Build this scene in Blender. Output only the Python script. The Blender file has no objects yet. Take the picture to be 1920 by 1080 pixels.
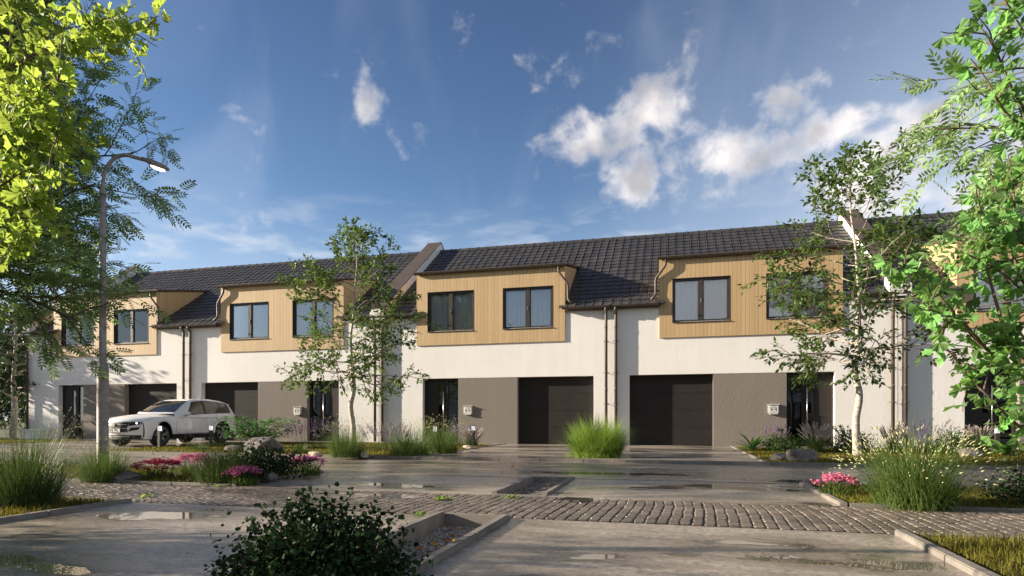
import bpy, bmesh, math, random
import numpy as np
from mathutils import Vector, Matrix, noise as mnoise

random.seed(7)
S = bpy.context.scene
COL = S.collection
R = math.radians

# ------------------------------------------------------------------ camera
F_PX, HOR, CAM_H = 1150.0, 785.0, 0.95
YAW = math.atan(F_PX / 4360.0)
CA, SA = math.cos(YAW), math.sin(YAW)
cam = bpy.data.cameras.new("camera")
cam.sensor_width = 36.0
cam.lens = 36.0 * F_PX / 1920.0
cam.shift_y = (HOR - 540.0) / 1920.0
cam.clip_start = 0.05
cam.clip_end = 3000
co = bpy.data.objects.new("camera", cam)
co.location = (0, 0, CAM_H)
co.rotation_euler = (R(90), 0, YAW)
COL.objects.link(co)
S.camera = co


def ray(px, py):
    u, v = (px - 960.0) / F_PX, (HOR - py) / F_PX
    return np.array([u * CA - SA, u * SA + CA, v])


def at_depth(px, py, z):
    """point at camera depth z metres along the pixel's ray"""
    return ray(px, py) * z + np.array([0, 0, CAM_H])


def ground(px, py, Z=0.0):
    d = ray(px, py)
    return d * ((Z - CAM_H) / d[2]) + np.array([0, 0, CAM_H])


# ------------------------------------------------------------------ object helpers
def tag(o, label=None, cat=None, group=None, kind=None):
    if label: o["label"] = label
    if cat: o["category"] = cat
    if group: o["group"] = group
    if kind: o["kind"] = kind
    return o


def thing(name, label, cat, loc=(0, 0, 0), rz=0.0, group=None):
    o = bpy.data.objects.new(name, None)
    o.empty_display_size = 0.2
    COL.objects.link(o)
    o.location = loc
    o.rotation_euler = (0, 0, rz)
    return tag(o, label, cat, group)


def mesh_obj(name, V, F, mat, parent=None, smooth=False):
    """V (n,3) array, F list of index lists / (m,k) array / list of arrays"""
    me = bpy.data.meshes.new(name)
    V = np.asarray(V, dtype=np.float32)
    arrs = F if isinstance(F, list) and len(F) and isinstance(F[0], np.ndarray) else None
    if isinstance(F, np.ndarray):
        arrs = [F]
    me.vertices.add(len(V))
    me.vertices.foreach_set("co", V.ravel())
    if arrs is not None:
        loops = np.concatenate([a.ravel() for a in arrs]).astype(np.int32)
        tot = np.concatenate([np.full(len(a), a.shape[1]) for a in arrs]).astype(np.int32)
    else:
        loops = np.array([i for f in F for i in f], dtype=np.int32)
        tot = np.array([len(f) for f in F], dtype=np.int32)
    start = np.concatenate([[0], np.cumsum(tot)[:-1]]).astype(np.int32)
    me.loops.add(len(loops))
    me.loops.foreach_set("vertex_index", loops)
    me.polygons.add(len(tot))
    me.polygons.foreach_set("loop_start", start)
    me.polygons.foreach_set("loop_total", tot)
    me.polygons.foreach_set("use_smooth", np.full(len(tot), bool(smooth)))
    me.update(calc_edges=True)
    me.validate()
    if mat: me.materials.append(mat)
    o = bpy.data.objects.new(name, me)
    COL.objects.link(o)
    if parent is not None: o.parent = parent
    return o


class MB:
    """collects simple shapes, then links them as one mesh object"""
    def __init__(s):
        s.V, s.F = [], []

    def add(s, V, F):
        b = len(s.V)
        s.V += [tuple(map(float, v)) for v in V]
        s.F += [[b + i for i in f] for f in F]
        return s

    def box(s, x0, x1, y0, y1, z0, z1):
        V = [(x0, y0, z0), (x1, y0, z0), (x1, y1, z0), (x0, y1, z0), (x0, y0, z1), (x1, y0, z1), (x1, y1, z1), (x0, y1, z1)]
        return s.add(V, [[0, 3, 2, 1], [4, 5, 6, 7], [0, 1, 5, 4], [1, 2, 6, 5], [2, 3, 7, 6], [3, 0, 4, 7]])

    def bbox(s, x0, x1, y0, y1, z0, z1, b=0.01):
        """box with chamfered edges"""
        bm = bmesh.new()
        bmesh.ops.create_cube(bm, size=1)
        for v in bm.verts:
            v.co = Vector(((x0 + x1) / 2 + v.co.x * (x1 - x0), (y0 + y1) / 2 + v.co.y * (y1 - y0), (z0 + z1) / 2 + v.co.z * (z1 - z0)))
        bmesh.ops.bevel(bm, geom=bm.edges[:], offset=b, segments=2, affect='EDGES')
        return s.bm(bm)

    def bm(s, bm):
        bm.verts.index_update()
        s.add([v.co for v in bm.verts], [[v.index for v in f.verts] for f in bm.faces])
        bm.free()
        return s

    def tube(s, pts, r, sides=8, caps=True):
        V, F = tube(pts, r, sides)
        b = len(s.V)
        s.add(V, F.tolist())
        if caps:
            n = len(pts)
            s.F.append([b + i for i in range(sides)][::-1])
            s.F.append([b + (n - 1) * sides + i for i in range(sides)])
        return s

    def lathe(s, prof, n=24, origin=(0, 0, 0), axis='Z', close=True):
        """prof: list of (radius, height)"""
        V, F = [], []
        for r, h in prof:
            for k in range(n):
                a = 2 * math.pi * k / n
                p = (r * math.cos(a), r * math.sin(a), h)
                if axis == 'X': p = (h, p[0], p[1])
                elif axis == 'Y': p = (p[0], h, p[1])
                V.append((p[0] + origin[0], p[1] + origin[1], p[2] + origin[2]))
        m = len(prof)
        for i in range(m - 1):
            for k in range(n):
                F.append([i * n + k, i * n + (k + 1) % n, (i + 1) * n + (k + 1) % n, (i + 1) * n + k])
        if close:
            F.append(list(range(n))[::-1])
            F.append([(m - 1) * n + k for k in range(n)])
        return s.add(V, F)

    def prism(s, poly, axis, a, b):
        """extrude 2D polygon along axis 'X'|'Y'|'Z' from a to b"""
        def P(u, v, t):
            return {'X': (t, u, v), 'Y': (u, t, v), 'Z': (u, v, t)}[axis]
        n = len(poly)
        V = [P(u, v, a) for u, v in poly] + [P(u, v, b) for u, v in poly]
        F = [list(range(n))[::-1], [n + i for i in range(n)]] + [[i, (i + 1) % n, n + (i + 1) % n, n + i] for i in range(n)]
        return s.add(V, F)

    def build(s, name, mat, parent=None, smooth=False, xf=None, fix=True):
        V = np.array(s.V)
        if xf is not None: V = xf(V)
        o = mesh_obj(name, V, s.F, mat, parent, smooth)
        if fix:
            bm = bmesh.new(); bm.from_mesh(o.data)
            bmesh.ops.recalc_face_normals(bm, faces=bm.faces[:])
            bm.to_mesh(o.data); bm.free()
        return o


def tube(pts, r, sides=6):
    P = np.asarray(pts, dtype=float)
    n = len(P)
    rad = np.full(n, r) if np.isscalar(r) else np.asarray(r, dtype=float)
    T = np.gradient(P, axis=0)
    T /= np.linalg.norm(T, axis=1)[:, None] + 1e-9
    ref = np.array([0.31, 0.17, 0.93]) if abs(T[:, 2]).mean() < 0.8 else np.array([0.95, 0.2, 0.1])
    A = np.cross(T, ref); A /= np.linalg.norm(A, axis=1)[:, None] + 1e-9
    B = np.cross(T, A)
    ang = np.arange(sides) * 2 * math.pi / sides
    V = P[:, None, :] + rad[:, None, None] * (np.cos(ang)[None, :, None] * A[:, None, :] + np.sin(ang)[None, :, None] * B[:, None, :])
    i = np.arange(n - 1)[:, None] * sides
    k = np.arange(sides)[None, :]
    k2 = (k + 1) % sides
    F = np.stack([i + k, i + k2, i + sides + k2, i + sides + k], axis=-1).reshape(-1, 4)
    return V.reshape(-1, 3), F


def tubes_obj(name, branches, mat, parent, sides=6):
    Vs, Fs, b = [], [], 0
    for pts, rad in branches:
        V, F = tube(pts, rad, sides)
        Vs.append(V); Fs.append(F + b); b += len(V)
    return mesh_obj(name, np.concatenate(Vs), np.concatenate(Fs), mat, parent, smooth=True)


def scatter(TV, TF, pos, ax, nr, sc):
    """copies of a template (x = across, y = along, z = normal) with given along axis and rough normal"""
    TV = np.asarray(TV, dtype=float)
    pos, ax, nr = map(np.asarray, (pos, ax, nr))
    ax = ax / (np.linalg.norm(ax, axis=1)[:, None] + 1e-9)
    xr = np.cross(ax, nr); xr /= np.linalg.norm(xr, axis=1)[:, None] + 1e-9
    nz = np.cross(xr, ax)
    sc = np.broadcast_to(np.asarray(sc, dtype=float), (len(pos),))
    V = pos[:, None, :] + sc[:, None, None] * (TV[None, :, 0:1] * xr[:, None, :] + TV[None, :, 1:2] * ax[:, None, :] + TV[None, :, 2:3] * nz[:, None, :])
    off = (np.arange(len(pos)) * len(TV))
    Fs = []
    by = {}
    for f in TF: by.setdefault(len(f), []).append(f)
    for k, fs in by.items():
        fs = np.array(fs)
        Fs.append((off[:, None, None] + fs[None]).reshape(-1, k))
    return V.reshape(-1, 3), Fs


def scatter_obj(name, TV, TF, pos, ax, nr, sc, mat, parent=None, smooth=False):
    V, Fs = scatter(TV, TF, pos, ax, nr, sc)
    return mesh_obj(name, V, Fs, mat, parent, smooth)


def copy_tree(o, parent=None):
    c = o.copy(); COL.objects.link(c)
    if parent is not None: c.parent = parent
    for ch in [k for k in S.objects if k.parent == o]:
        copy_tree(ch, c)
    return c


# ------------------------------------------------------------------ materials
class NT:
    def __init__(s, tree): s.t, s.n, s.l = tree, tree.nodes, tree.links
    def node(s, typ, **kw):
        x = s.n.new(typ)
        for k, v in kw.items():
            if k == 'inp':
                for a, b in v.items():
                    if hasattr(b, 'is_output') or isinstance(b, bpy.types.NodeSocket): s.l.new(b, x.inputs[a])
                    else: x.inputs[a].default_value = b
            else: setattr(x, k, v)
        return x
    def math(s, op, a, b=0.0, c=0.0, clamp=False):
        x = s.n.new('ShaderNodeMath'); x.operation = op; x.use_clamp = clamp
        for i, v in enumerate((a, b, c)):
            if isinstance(v, bpy.types.NodeSocket): s.l.new(v, x.inputs[i])
            else: x.inputs[i].default_value = v
        return x.outputs[0]
    def mix(s, f, a, b, blend='MIX'):
        x = s.n.new('ShaderNodeMix'); x.data_type = 'RGBA'; x.blend_type = blend
        for sock, v in ((x.inputs[0], f), (x.inputs[6], a), (x.inputs[7], b)):
            if isinstance(v, bpy.types.NodeSocket): s.l.new(v, sock)
            else: sock.default_value = v if not isinstance(v, tuple) else (*v, 1) if len(v) == 3 else v
        return x.outputs[2]
    def ramp(s, v, lo, hi, a=0.0, b=1.0, smooth=True):
        x = s.n.new('ShaderNodeMapRange'); x.interpolation_type = 'SMOOTHSTEP' if smooth else 'LINEAR'
        for i, q in enumerate((v, lo, hi, a, b)):
            if isinstance(q, bpy.types.NodeSocket): s.l.new(q, x.inputs[i])
            else: x.inputs[i].default_value = q
        return x.outputs[0]
    def noise(s, vec, scale, detail=4, rough=0.55, dist=0.0):
        x = s.node('ShaderNodeTexNoise', inp={'Scale': scale, 'Detail': detail, 'Roughness': rough, 'Distortion': dist})
        if vec is not None: s.l.new(vec, x.inputs['Vector'])
        return x.outputs['Fac']
    def mapping(s, vec, scale=(1, 1, 1), loc=(0, 0, 0), rot=(0, 0, 0)):
        x = s.node('ShaderNodeMapping', inp={'Scale': scale, 'Location': loc, 'Rotation': rot})
        s.l.new(vec, x.inputs['Vector'])
        return x.outputs[0]
    def bump(s, h, strength=0.3, dist=0.01, normal=None):
        x = s.node('ShaderNodeBump', inp={'Strength': strength, 'Distance': dist, 'Height': h})
        if normal is not None: s.l.new(normal, x.inputs['Normal'])
        return x.outputs[0]


def new_mat(name):
    m = bpy.data.materials.new(name)
    m.use_nodes = True
    t = NT(m.node_tree)
    p = m.node_tree.nodes['Principled BSDF']
    pos = t.node('ShaderNodeNewGeometry').outputs['Position']
    return m, t, p, pos


def setp(t, p, **kw):
    for k, v in kw.items():
        s = p.inputs[k.replace('_', ' ')]
        if isinstance(v, bpy.types.NodeSocket): t.l.new(v, s)
        else: s.default_value = (*v, 1) if isinstance(v, tuple) and len(v) == 3 else v


def simple(name, col, rough=0.5, metal=0.0, var=0.12, nscale=8.0, bump=0.0, bscale=60.0, spec=0.5, coat=0.0):
    m, t, p, pos = new_mat(name)
    n = t.noise(pos, nscale, 5)
    f = t.ramp(n, 0.3, 0.7, 0, 1, False)
    c = t.mix(f, tuple(x * (1 - var) for x in col), tuple(min(1, x * (1 + var)) for x in col))
    setp(t, p, Base_Color=c, Roughness=t.ramp(n, 0.3, 0.7, rough * 0.85, min(1, rough * 1.15), False), Metallic=metal)
    p.inputs['Specular IOR Level'].default_value = spec
    p.inputs['Coat Weight'].default_value = coat
    if bump: setp(t, p, Normal=t.bump(t.noise(pos, bscale, 5), bump, 0.02))
    return m


def leaf_mat(name, col, var=0.35, trans=0.35, rough=0.45, tcol=None, hue=0.03, spec=0.2):
    m, t, p, pos = new_mat(name)
    g = t.node('ShaderNodeNewGeometry').outputs['Random Per Island']
    big = t.noise(pos, 1.6, 3)
    v = t.math('ADD', t.math('MULTIPLY', t.math('SUBTRACT', g, 0.5), 2 * var), t.math('MULTIPLY', t.math('SUBTRACT', big, 0.5), 0.5))
    val = t.math('ADD', 1.0, v)
    hs = t.node('ShaderNodeHueSaturation', inp={'Color': (*col, 1), 'Value': val})
    t.l.new(t.math('ADD', 0.5 - hue, t.math('MULTIPLY', g, 2 * hue)), hs.inputs['Hue'])
    setp(t, p, Base_Color=hs.outputs[0], Roughness=rough)
    p.inputs['Specular IOR Level'].default_value = spec
    if trans:
        tc = tcol or tuple(min(1, c * 1.6) for c in col)
        hs2 = t.node('ShaderNodeHueSaturation', inp={'Color': (*tc, 1), 'Value': val})
        tr = t.node('ShaderNodeBsdfTranslucent'); t.l.new(hs2.outputs[0], tr.inputs[0])
        mx = t.node('ShaderNodeMixShader', inp={0: trans})
        t.l.new(p.outputs[0], mx.inputs[1]); t.l.new(tr.outputs[0], mx.inputs[2])
        t.l.new(mx.outputs[0], t.n['Material Output'].inputs[0])
    return m


def emit_mat(name, col, strength):
    m, t, p, pos = new_mat(name)
    setp(t, p, Base_Color=col, Emission_Color=col, Emission_Strength=strength, Roughness=0.3)
    return m


def plaster(name, col, b=0.5, sc=38.0):
    m, t, p, pos = new_mat(name)
    n1 = t.noise(pos, 0.7, 4); n2 = t.noise(pos, sc, 6, 0.6, 0.4); n3 = t.noise(pos, 9, 3)
    streak = t.noise(t.mapping(pos, (3.5, 3.5, 0.35)), 1.5, 5)
    v = t.math('ADD', t.math('MULTIPLY', n1, 0.08), t.math('MULTIPLY', streak, 0.06))
    c = t.mix(t.ramp(v, 0.045, 0.1, 0, 1), tuple(x * 0.93 for x in col), col)
    h = t.math('ADD', n2, t.math('MULTIPLY', n3, 0.6))
    setp(t, p, Base_Color=c, Roughness=0.9, Normal=t.bump(h, b, 0.022))
    p.inputs['Specular IOR Level'].default_value = 0.2
    return m


M = {}
M['white'] = plaster('white_plaster', (0.83, 0.80, 0.76), 0.24, 28.0)
M['grey'] = plaster('grey_plaster', (0.232, 0.203, 0.176), 0.4, 24.0)
M['brown_metal'] = simple('brown_metal', (0.088, 0.068, 0.053), 0.5, 0.0, 0.1, 4, 0, 60, 0.35)
M['dark_metal'] = simple('anthracite_metal', (0.034, 0.029, 0.027), 0.55, 0.0, 0.12, 5, 0, 60, 0.2)
M['garage'] = simple('garage_paint', (0.030, 0.026, 0.024), 0.6, 0, 0.08, 6, 0.05, 90, 0.12)
M['steel'] = simple('brushed_steel', (0.55, 0.53, 0.5), 0.28, 0.9, 0.1, 20)
M['frame'] = simple('window_frame', (0.045, 0.034, 0.026), 0.45, 0, 0.1, 8)
M['concrete_trim'] = simple('concrete_trim', (0.215, 0.19, 0.162), 0.75, 0, 0.25, 5, 0.25, 70)
M['bark'] = simple('dark_bark', (0.085, 0.062, 0.046), 0.85, 0, 0.4, 14, 0.6, 40)
M['stone'] = None


def wood_mat():
    m, t, p, pos = new_mat('timber_cladding')
    sx = t.node('ShaderNodeSeparateXYZ'); t.l.new(pos, sx.inputs[0])
    u = t.math('ADD', sx.outputs[0], sx.outputs[1])
    q = t.math('MULTIPLY', u, 1 / 0.135)
    idx = t.math('FLOOR', q)
    fr = t.math('FRACT', q)
    wn = t.node('ShaderNodeTexWhiteNoise', noise_dimensions='1D'); t.l.new(idx, wn.inputs['W'])
    vec = t.node('ShaderNodeCombineXYZ'); t.l.new(t.math('ADD', t.math('MULTIPLY', u, 30), t.math('MULTIPLY', idx, 7.3)), vec.inputs[0]); t.l.new(t.math('MULTIPLY', sx.outputs[2], 1.6), vec.inputs[2])
    gr = t.noise(vec.outputs[0], 1.0, 6, 0.65)
    f = t.math('ADD', t.math('MULTIPLY', wn.outputs[0], 0.28), t.math('MULTIPLY', gr, 0.85))
    c = t.mix(t.ramp(f, 0.2, 0.85, 0, 1, False), (0.42, 0.28, 0.135), (0.58, 0.41, 0.215))
    edge = t.math('MULTIPLY', t.ramp(fr, 0.0, 0.08, 0, 1), t.ramp(fr, 0.92, 1.0, 1, 0))
    c = t.mix(edge, (0.27, 0.175, 0.08), c)
    h = t.math('ADD', edge, t.math('MULTIPLY', gr, 0.15))
    setp(t, p, Base_Color=c, Roughness=0.6, Normal=t.bump(h, 0.6, 0.006))
    return m


M['wood'] = wood_mat()


def tile_mat():
    m, t, p, pos = new_mat('roof_tile')
    g = t.node('ShaderNodeNewGeometry').outputs['Random Per Island']
    n = t.noise(pos, 3.0, 6)
    f = t.math('ADD', t.math('MULTIPLY', g, 0.6), t.math('MULTIPLY', n, 0.6))
    c = t.mix(t.ramp(f, 0.2, 1.0, 0, 1, False), (0.040, 0.039, 0.042), (0.068, 0.062, 0.060))
    setp(t, p, Base_Color=c, Roughness=t.ramp(n, 0.3, 0.7, 0.38, 0.55, False), Normal=t.bump(t.noise(pos, 40, 4), 0.15, 0.01))
    p.inputs['Specular IOR Level'].default_value = 0.35
    return m


M['tile'] = tile_mat()


def glass_mat(name, tint=(0.96, 0.975, 0.985), refl=1.0):
    m, t, p, pos = new_mat(name)
    tr = t.node('ShaderNodeBsdfTransparent', inp={0: (*tint, 1)})
    gl = t.node('ShaderNodeBsdfGlossy', inp={'Color': (1, 1, 1, 1), 'Roughness': 0.01})
    fr = t.node('ShaderNodeFresnel', inp={'IOR': 1.55})
    mx = t.node('ShaderNodeMixShader')
    t.l.new(t.math('MULTIPLY', t.math('ADD', fr.outputs[0], 0.08), refl, clamp=True), mx.inputs[0])
    t.l.new(tr.outputs[0], mx.inputs[1]); t.l.new(gl.outputs[0], mx.inputs[2])
    t.l.new(mx.outputs[0], t.n['Material Output'].inputs[0])
    return m


M['glass'] = glass_mat('window_glass')
M['door_glass'] = glass_mat('door_glass', (0.55, 0.57, 0.6), 0.75)
M['curtain'] = simple('curtain_cloth', (0.84, 0.85, 0.88), 0.9, 0, 0.04, 3)
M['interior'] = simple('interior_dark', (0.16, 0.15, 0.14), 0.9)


def pavement_mat(name, dry, wet, seed, puddle=0.60, stretch=(0.55, 1.25, 1), scale=0.95, grain=24.0, lines=True, base_rough=0.55):
    m, t, p, pos = new_mat(name)
    v = t.mapping(pos, stretch, (seed, seed * 0.7, 0))
    n = t.noise(v, scale, 5, 0.5, 0.25)
    fine = t.noise(pos, grain, 8, 0.72)
    speck = t.noise(pos, grain * 3.0, 4, 0.7)
    mid = t.noise(t.mapping(pos, (0.45, 2.6, 1)), 2.3, 7, 0.66)
    pud = t.ramp(t.math('ADD', n, t.math('MULTIPLY', t.math('SUBTRACT', mid, 0.5), 0.10)), puddle, puddle + 0.018)
    damp = t.ramp(t.math('ADD', n, t.math('MULTIPLY', t.math('SUBTRACT', mid, 0.5), 0.75)), puddle - 0.22, puddle + 0.03)
    c = t.mix(damp, dry, wet)
    c = t.mix(t.math('MULTIPLY', t.ramp(fine, 0.44, 0.62), 0.72), c, tuple(x * 0.42 for x in wet))
    c = t.mix(t.math('MULTIPLY', t.ramp(speck, 0.54, 0.66), 0.60), c, tuple(min(1, x * 1.3) for x in dry))
    c = t.mix(t.math('MULTIPLY', t.ramp(mid, 0.42, 0.66), 0.38), c, tuple(x * 1.12 for x in dry))
    if lines:
        ln = t.noise(t.mapping(pos, (24, 0.9, 1)), 1.0, 4)
        c = t.mix(t.math('MULTIPLY', t.ramp(ln, 0.50, 0.70), 0.42), c, tuple(x * 0.55 for x in dry))
    r = t.math('SUBTRACT', base_rough, t.math('MULTIPLY', damp, base_rough - 0.16))
    r = t.math('ADD', r, t.math('MULTIPLY', t.math('SUBTRACT', fine, 0.5), 0.3))
    r = t.math('MULTIPLY', r, t.math('SUBTRACT', 1.0, t.math('MULTIPLY', pud, 0.93)), clamp=True)
    c = t.mix(t.math('MULTIPLY', pud, 0.7), c, tuple(x * 0.6 for x in wet))
    hb = t.math('MULTIPLY', t.math('ADD', t.math('ADD', fine, t.math('MULTIPLY', speck, 0.4)), t.math('MULTIPLY', mid, 0.8)), t.math('SUBTRACT', 1.0, pud))
    setp(t, p, Base_Color=c, Roughness=r, Normal=t.bump(hb, 0.26, 0.014))
    p.inputs['Specular IOR Level'].default_value = 0.6
    return m


M['bay'] = pavement_mat('wet_concrete', (0.43, 0.365, 0.295), (0.155, 0.128, 0.102), 3.1, 0.595, base_rough=0.36, grain=17.0)
M['drive'] = pavement_mat('drive_concrete', (0.42, 0.36, 0.295), (0.20, 0.167, 0.134), 11.3, 0.60, (0.4, 1.3, 1), 0.8, base_rough=0.38)
M['road'] = pavement_mat('wet_asphalt', (0.36, 0.295, 0.23), (0.20, 0.162, 0.126), 5.7, 0.60, (0.22, 1.1, 1), 0.9, 30, False, 0.33)
M['soil'] = simple('soil', (0.075, 0.058, 0.026), 0.95, 0, 0.4, 6, 0.5, 30)
M['land'] = simple('grassland', (0.06, 0.065, 0.02), 0.95, 0, 0.4, 0.4, 0.5, 8)


def stone_mat(name, a, b, sc=5):
    m, t, p, pos = new_mat(name)
    n = t.noise(pos, sc, 8, 0.65, 0.6)
    n2 = t.noise(pos, sc * 6, 5)
    f = t.math('ADD', t.math('MULTIPLY', n, 0.7), t.math('MULTIPLY', n2, 0.3))
    setp(t, p, Base_Color=t.mix(t.ramp(f, 0.35, 0.65), a, b), Roughness=0.8, Normal=t.bump(f, 0.7, 0.04))
    return m


M['rock'] = stone_mat('garden_rock', (0.09, 0.078, 0.07), (0.24, 0.21, 0.185))
M['pale_rock'] = stone_mat('pale_rock', (0.35, 0.27, 0.18), (0.68, 0.58, 0.45))
def cobble_mat():
    m, t, p, pos = new_mat('cobblestone')
    g = t.node('ShaderNodeNewGeometry').outputs['Random Per Island']
    n = t.noise(pos, 60, 5); w = t.noise(t.mapping(pos, (0.4, 1, 1), (9, 2, 0)), 1.3, 4)
    f = t.math('ADD', t.math('MULTIPLY', g, 0.7), t.math('MULTIPLY', n, 0.4))
    c = t.mix(t.ramp(f, 0.1, 1.0, 0, 1, False), (0.10, 0.08, 0.064), (0.26, 0.21, 0.165))
    damp = t.ramp(w, 0.42, 0.62)
    c = t.mix(t.math('MULTIPLY', damp, 0.5), c, (0.08, 0.068, 0.057))
    setp(t, p, Base_Color=c, Roughness=t.ramp(damp, 0, 1, 0.5, 0.22, False), Normal=t.bump(n, 0.35, 0.01))
    return m
M['cobble'] = cobble_mat()
def gravel_mat():
    m, t, p, pos = new_mat('gravel_stone')
    g = t.node('ShaderNodeNewGeometry').outputs['Random Per Island']
    c = t.mix(g, (0.12, 0.10, 0.085), (0.46, 0.40, 0.34))
    setp(t, p, Base_Color=c, Roughness=0.7)
    return m
M['gravel'] = gravel_mat()
m, t, p, pos = new_mat('puddle_water')
setp(t, p, Base_Color=(0.05, 0.045, 0.04), Roughness=0.03, Normal=t.bump(t.noise(pos, 14, 3), 0.03, 0.01))
M['puddle'] = m


def birch_bark():
    m, t, p, pos = new_mat('pale_bark')
    n = t.noise(t.mapping(pos, (1, 1, 4)), 5, 6, 0.65)
    n2 = t.noise(t.mapping(pos, (1, 1, 2)), 14, 5)
    c = t.mix(t.ramp(n, 0.45, 0.62), (0.47, 0.42, 0.35), (0.29, 0.25, 0.20))
    c = t.mix(t.ramp(n2, 0.60, 0.68), c, (0.09, 0.07, 0.055))
    setp(t, p, Base_Color=c, Roughness=0.8, Normal=t.bump(n2, 0.6, 0.02))
    return m


M['birch'] = birch_bark()
M['birch_leaf'] = leaf_mat('birch_leaf', (0.075, 0.13, 0.030), 0.6, 0.3, 0.4, (0.17, 0.26, 0.045), 0.03)
M['ash_leaf'] = leaf_mat('ash_leaf', (0.135, 0.215, 0.085), 0.5, 0.42, 0.42, (0.28, 0.42, 0.12), 0.025)
M['ash_leaf_pale'] = leaf_mat('pale_ash_leaf', (0.24, 0.36, 0.14), 0.6, 0.4, 0.4, (0.42, 0.58, 0.20), 0.02)
M['ginkgo_yellow'] = leaf_mat('yellow_ginkgo_leaf', (0.225, 0.325, 0.055), 0.38, 0.45, 0.5, (0.42, 0.54, 0.08), 0.015)
M['ginkgo_green'] = leaf_mat('green_ginkgo_leaf', (0.145, 0.28, 0.085), 0.6, 0.38, 0.4, (0.34, 0.60, 0.12), 0.015)
M['bush_leaf'] = leaf_mat('dark_bush_leaf', (0.020, 0.042, 0.012), 0.75, 0.12, 0.5, None, 0.03, 0.12)
M['shrub_leaf'] = leaf_mat('shrub_leaf', (0.055, 0.10, 0.022), 0.5, 0.25)
M['maple_leaf'] = leaf_mat('bright_shrub_leaf', (0.08, 0.21, 0.05), 0.5, 0.3, 0.3)
M['lime_grass'] = leaf_mat('lime_grass', (0.22, 0.32, 0.055), 0.4, 0.3, 0.5, None, 0.02)
M['clump_grass'] = leaf_mat('clump_grass', (0.105, 0.155, 0.036), 0.45, 0.25, 0.5, None, 0.02)
M['dark_grass'] = leaf_mat('dark_grass', (0.085, 0.125, 0.033), 0.45, 0.2, 0.5)
M['seed'] = leaf_mat('seed_head', (0.50, 0.48, 0.26), 0.3, 0.2, 0.7)
M['plume'] = leaf_mat('grey_plume', (0.50, 0.44, 0.39), 0.4, 0.25, 0.8)
M['pampas'] = leaf_mat('pampas_plume', (0.55, 0.52, 0.42), 0.2, 0.35, 0.9)
M['lawn'] = leaf_mat('lawn_blade', (0.120, 0.110, 0.015), 0.45, 0.25, 0.6, (0.26, 0.22, 0.02), 0.03)
M['lavender'] = leaf_mat('lavender_flower', (0.22, 0.14, 0.30), 0.35, 0.2, 0.7)
M['flower_red'] = leaf_mat('crimson_flower', (0.30, 0.010, 0.055), 0.35, 0.25, 0.6, None, 0.015)
M['flower_pink'] = leaf_mat('pink_flower', (0.62, 0.18, 0.30), 0.35, 0.25, 0.6, None, 0.03)
M['flower_violet'] = leaf_mat('violet_flower', (0.50, 0.14, 0.33), 0.4, 0.25, 0.6, None, 0.04)
M['hosta'] = leaf_mat('rosette_leaf', (0.13, 0.27, 0.05), 0.3, 0.3, 0.35)
M['autumn'] = leaf_mat('autumn_leaf', (0.42, 0.20, 0.04), 0.45, 0.25, 0.6, None, 0.04)
M['far_leaf'] = leaf_mat('far_tree_leaf', (0.035, 0.058, 0.022), 0.4, 0.2, 0.5)
M['twig'] = simple('twig_bark', (0.13, 0.085, 0.055), 0.8, 0, 0.3, 20)
M['limb'] = simple('limb_bark', (0.34, 0.29, 0.235), 0.8, 0, 0.3, 12)
# ------------------------------------------------------------------ the terrace
Wd = 9.04            # width of one house
FY = 22.0            # plane of the plastered front
EY, EZ, RY, RZ = 21.80, 4.93, 27.7, 9.0     # eave and ridge lines of the tiled slope
SL = (RZ - EZ) / (RY - EY)
CS = math.hypot(1, SL)
DL0, DL1 = 1.66, 7.45                       # dormer, measured from the shared downpipes
DZ0, DZ1 = 3.76, 6.52
OL0, OL1, OZ = 0.63, 7.22, 2.49             # ground-floor opening band
PNL0, PNL1 = 3.45, 5.77
WINS = ((2.10, 4.00), (5.13, 7.00))
WZ0, WZ1 = 4.26, 5.80
DFY = 21.955                                # face of the cladding


def roof_z(y): return EZ + SL * (y - EY)


def tile_template():
    # across x 0..w, along slope y, up n ; a gently arched tile with a raised roll on one edge
    w, l = 0.31, 0.37
    xs = [(0.0, 0.0), (0.004, 0.022), (0.035, 0.026), (0.06, 0.010), (0.18, 0.004), (0.294, 0.010), (0.304, -0.006)]
    V = [(x, 0.0, n + 0.030) for x, n in xs] + [(x, l + 0.03, n) for x, n in xs] + [(x, 0.0, n - 0.004) for x, n in xs]
    k = len(xs)
    F = [[i, i + 1, k + i + 1, k + i] for i in range(k - 1)] + [[2 * k + i, 2 * k + i + 1, i + 1, i] for i in range(k - 1)]
    return V, F


TV, TF = tile_template()


def roof_tiles(rng, x_of):
    length = math.hypot(RY - EY, RZ - EZ)
    rows, cols = int(length / 0.355), int(Wd / 0.3101)
    rl, cw = length / rows, Wd / cols
    pos, ax, nr = [], [], []
    up = np.array([0, 1 / CS, SL / CS]); nn = np.array([0, -SL / CS, 1 / CS])
    for r in range(rows):
        y = EY + r * rl / CS
        for c in range(cols):
            l = c * cw
            if DL0 + 0.1 < l and l + cw < DL1 - 0.05 and y < 24.5: continue
            pos.append((l, y + rng.normal(0, 0.002), roof_z(y) + rng.normal(0, 0.0015)))
            ax.append(up); nr.append(nn + rng.normal(0, 0.0025, 3))
    return scatter(TV, TF, pos, ax, nr, 1.0)


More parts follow.
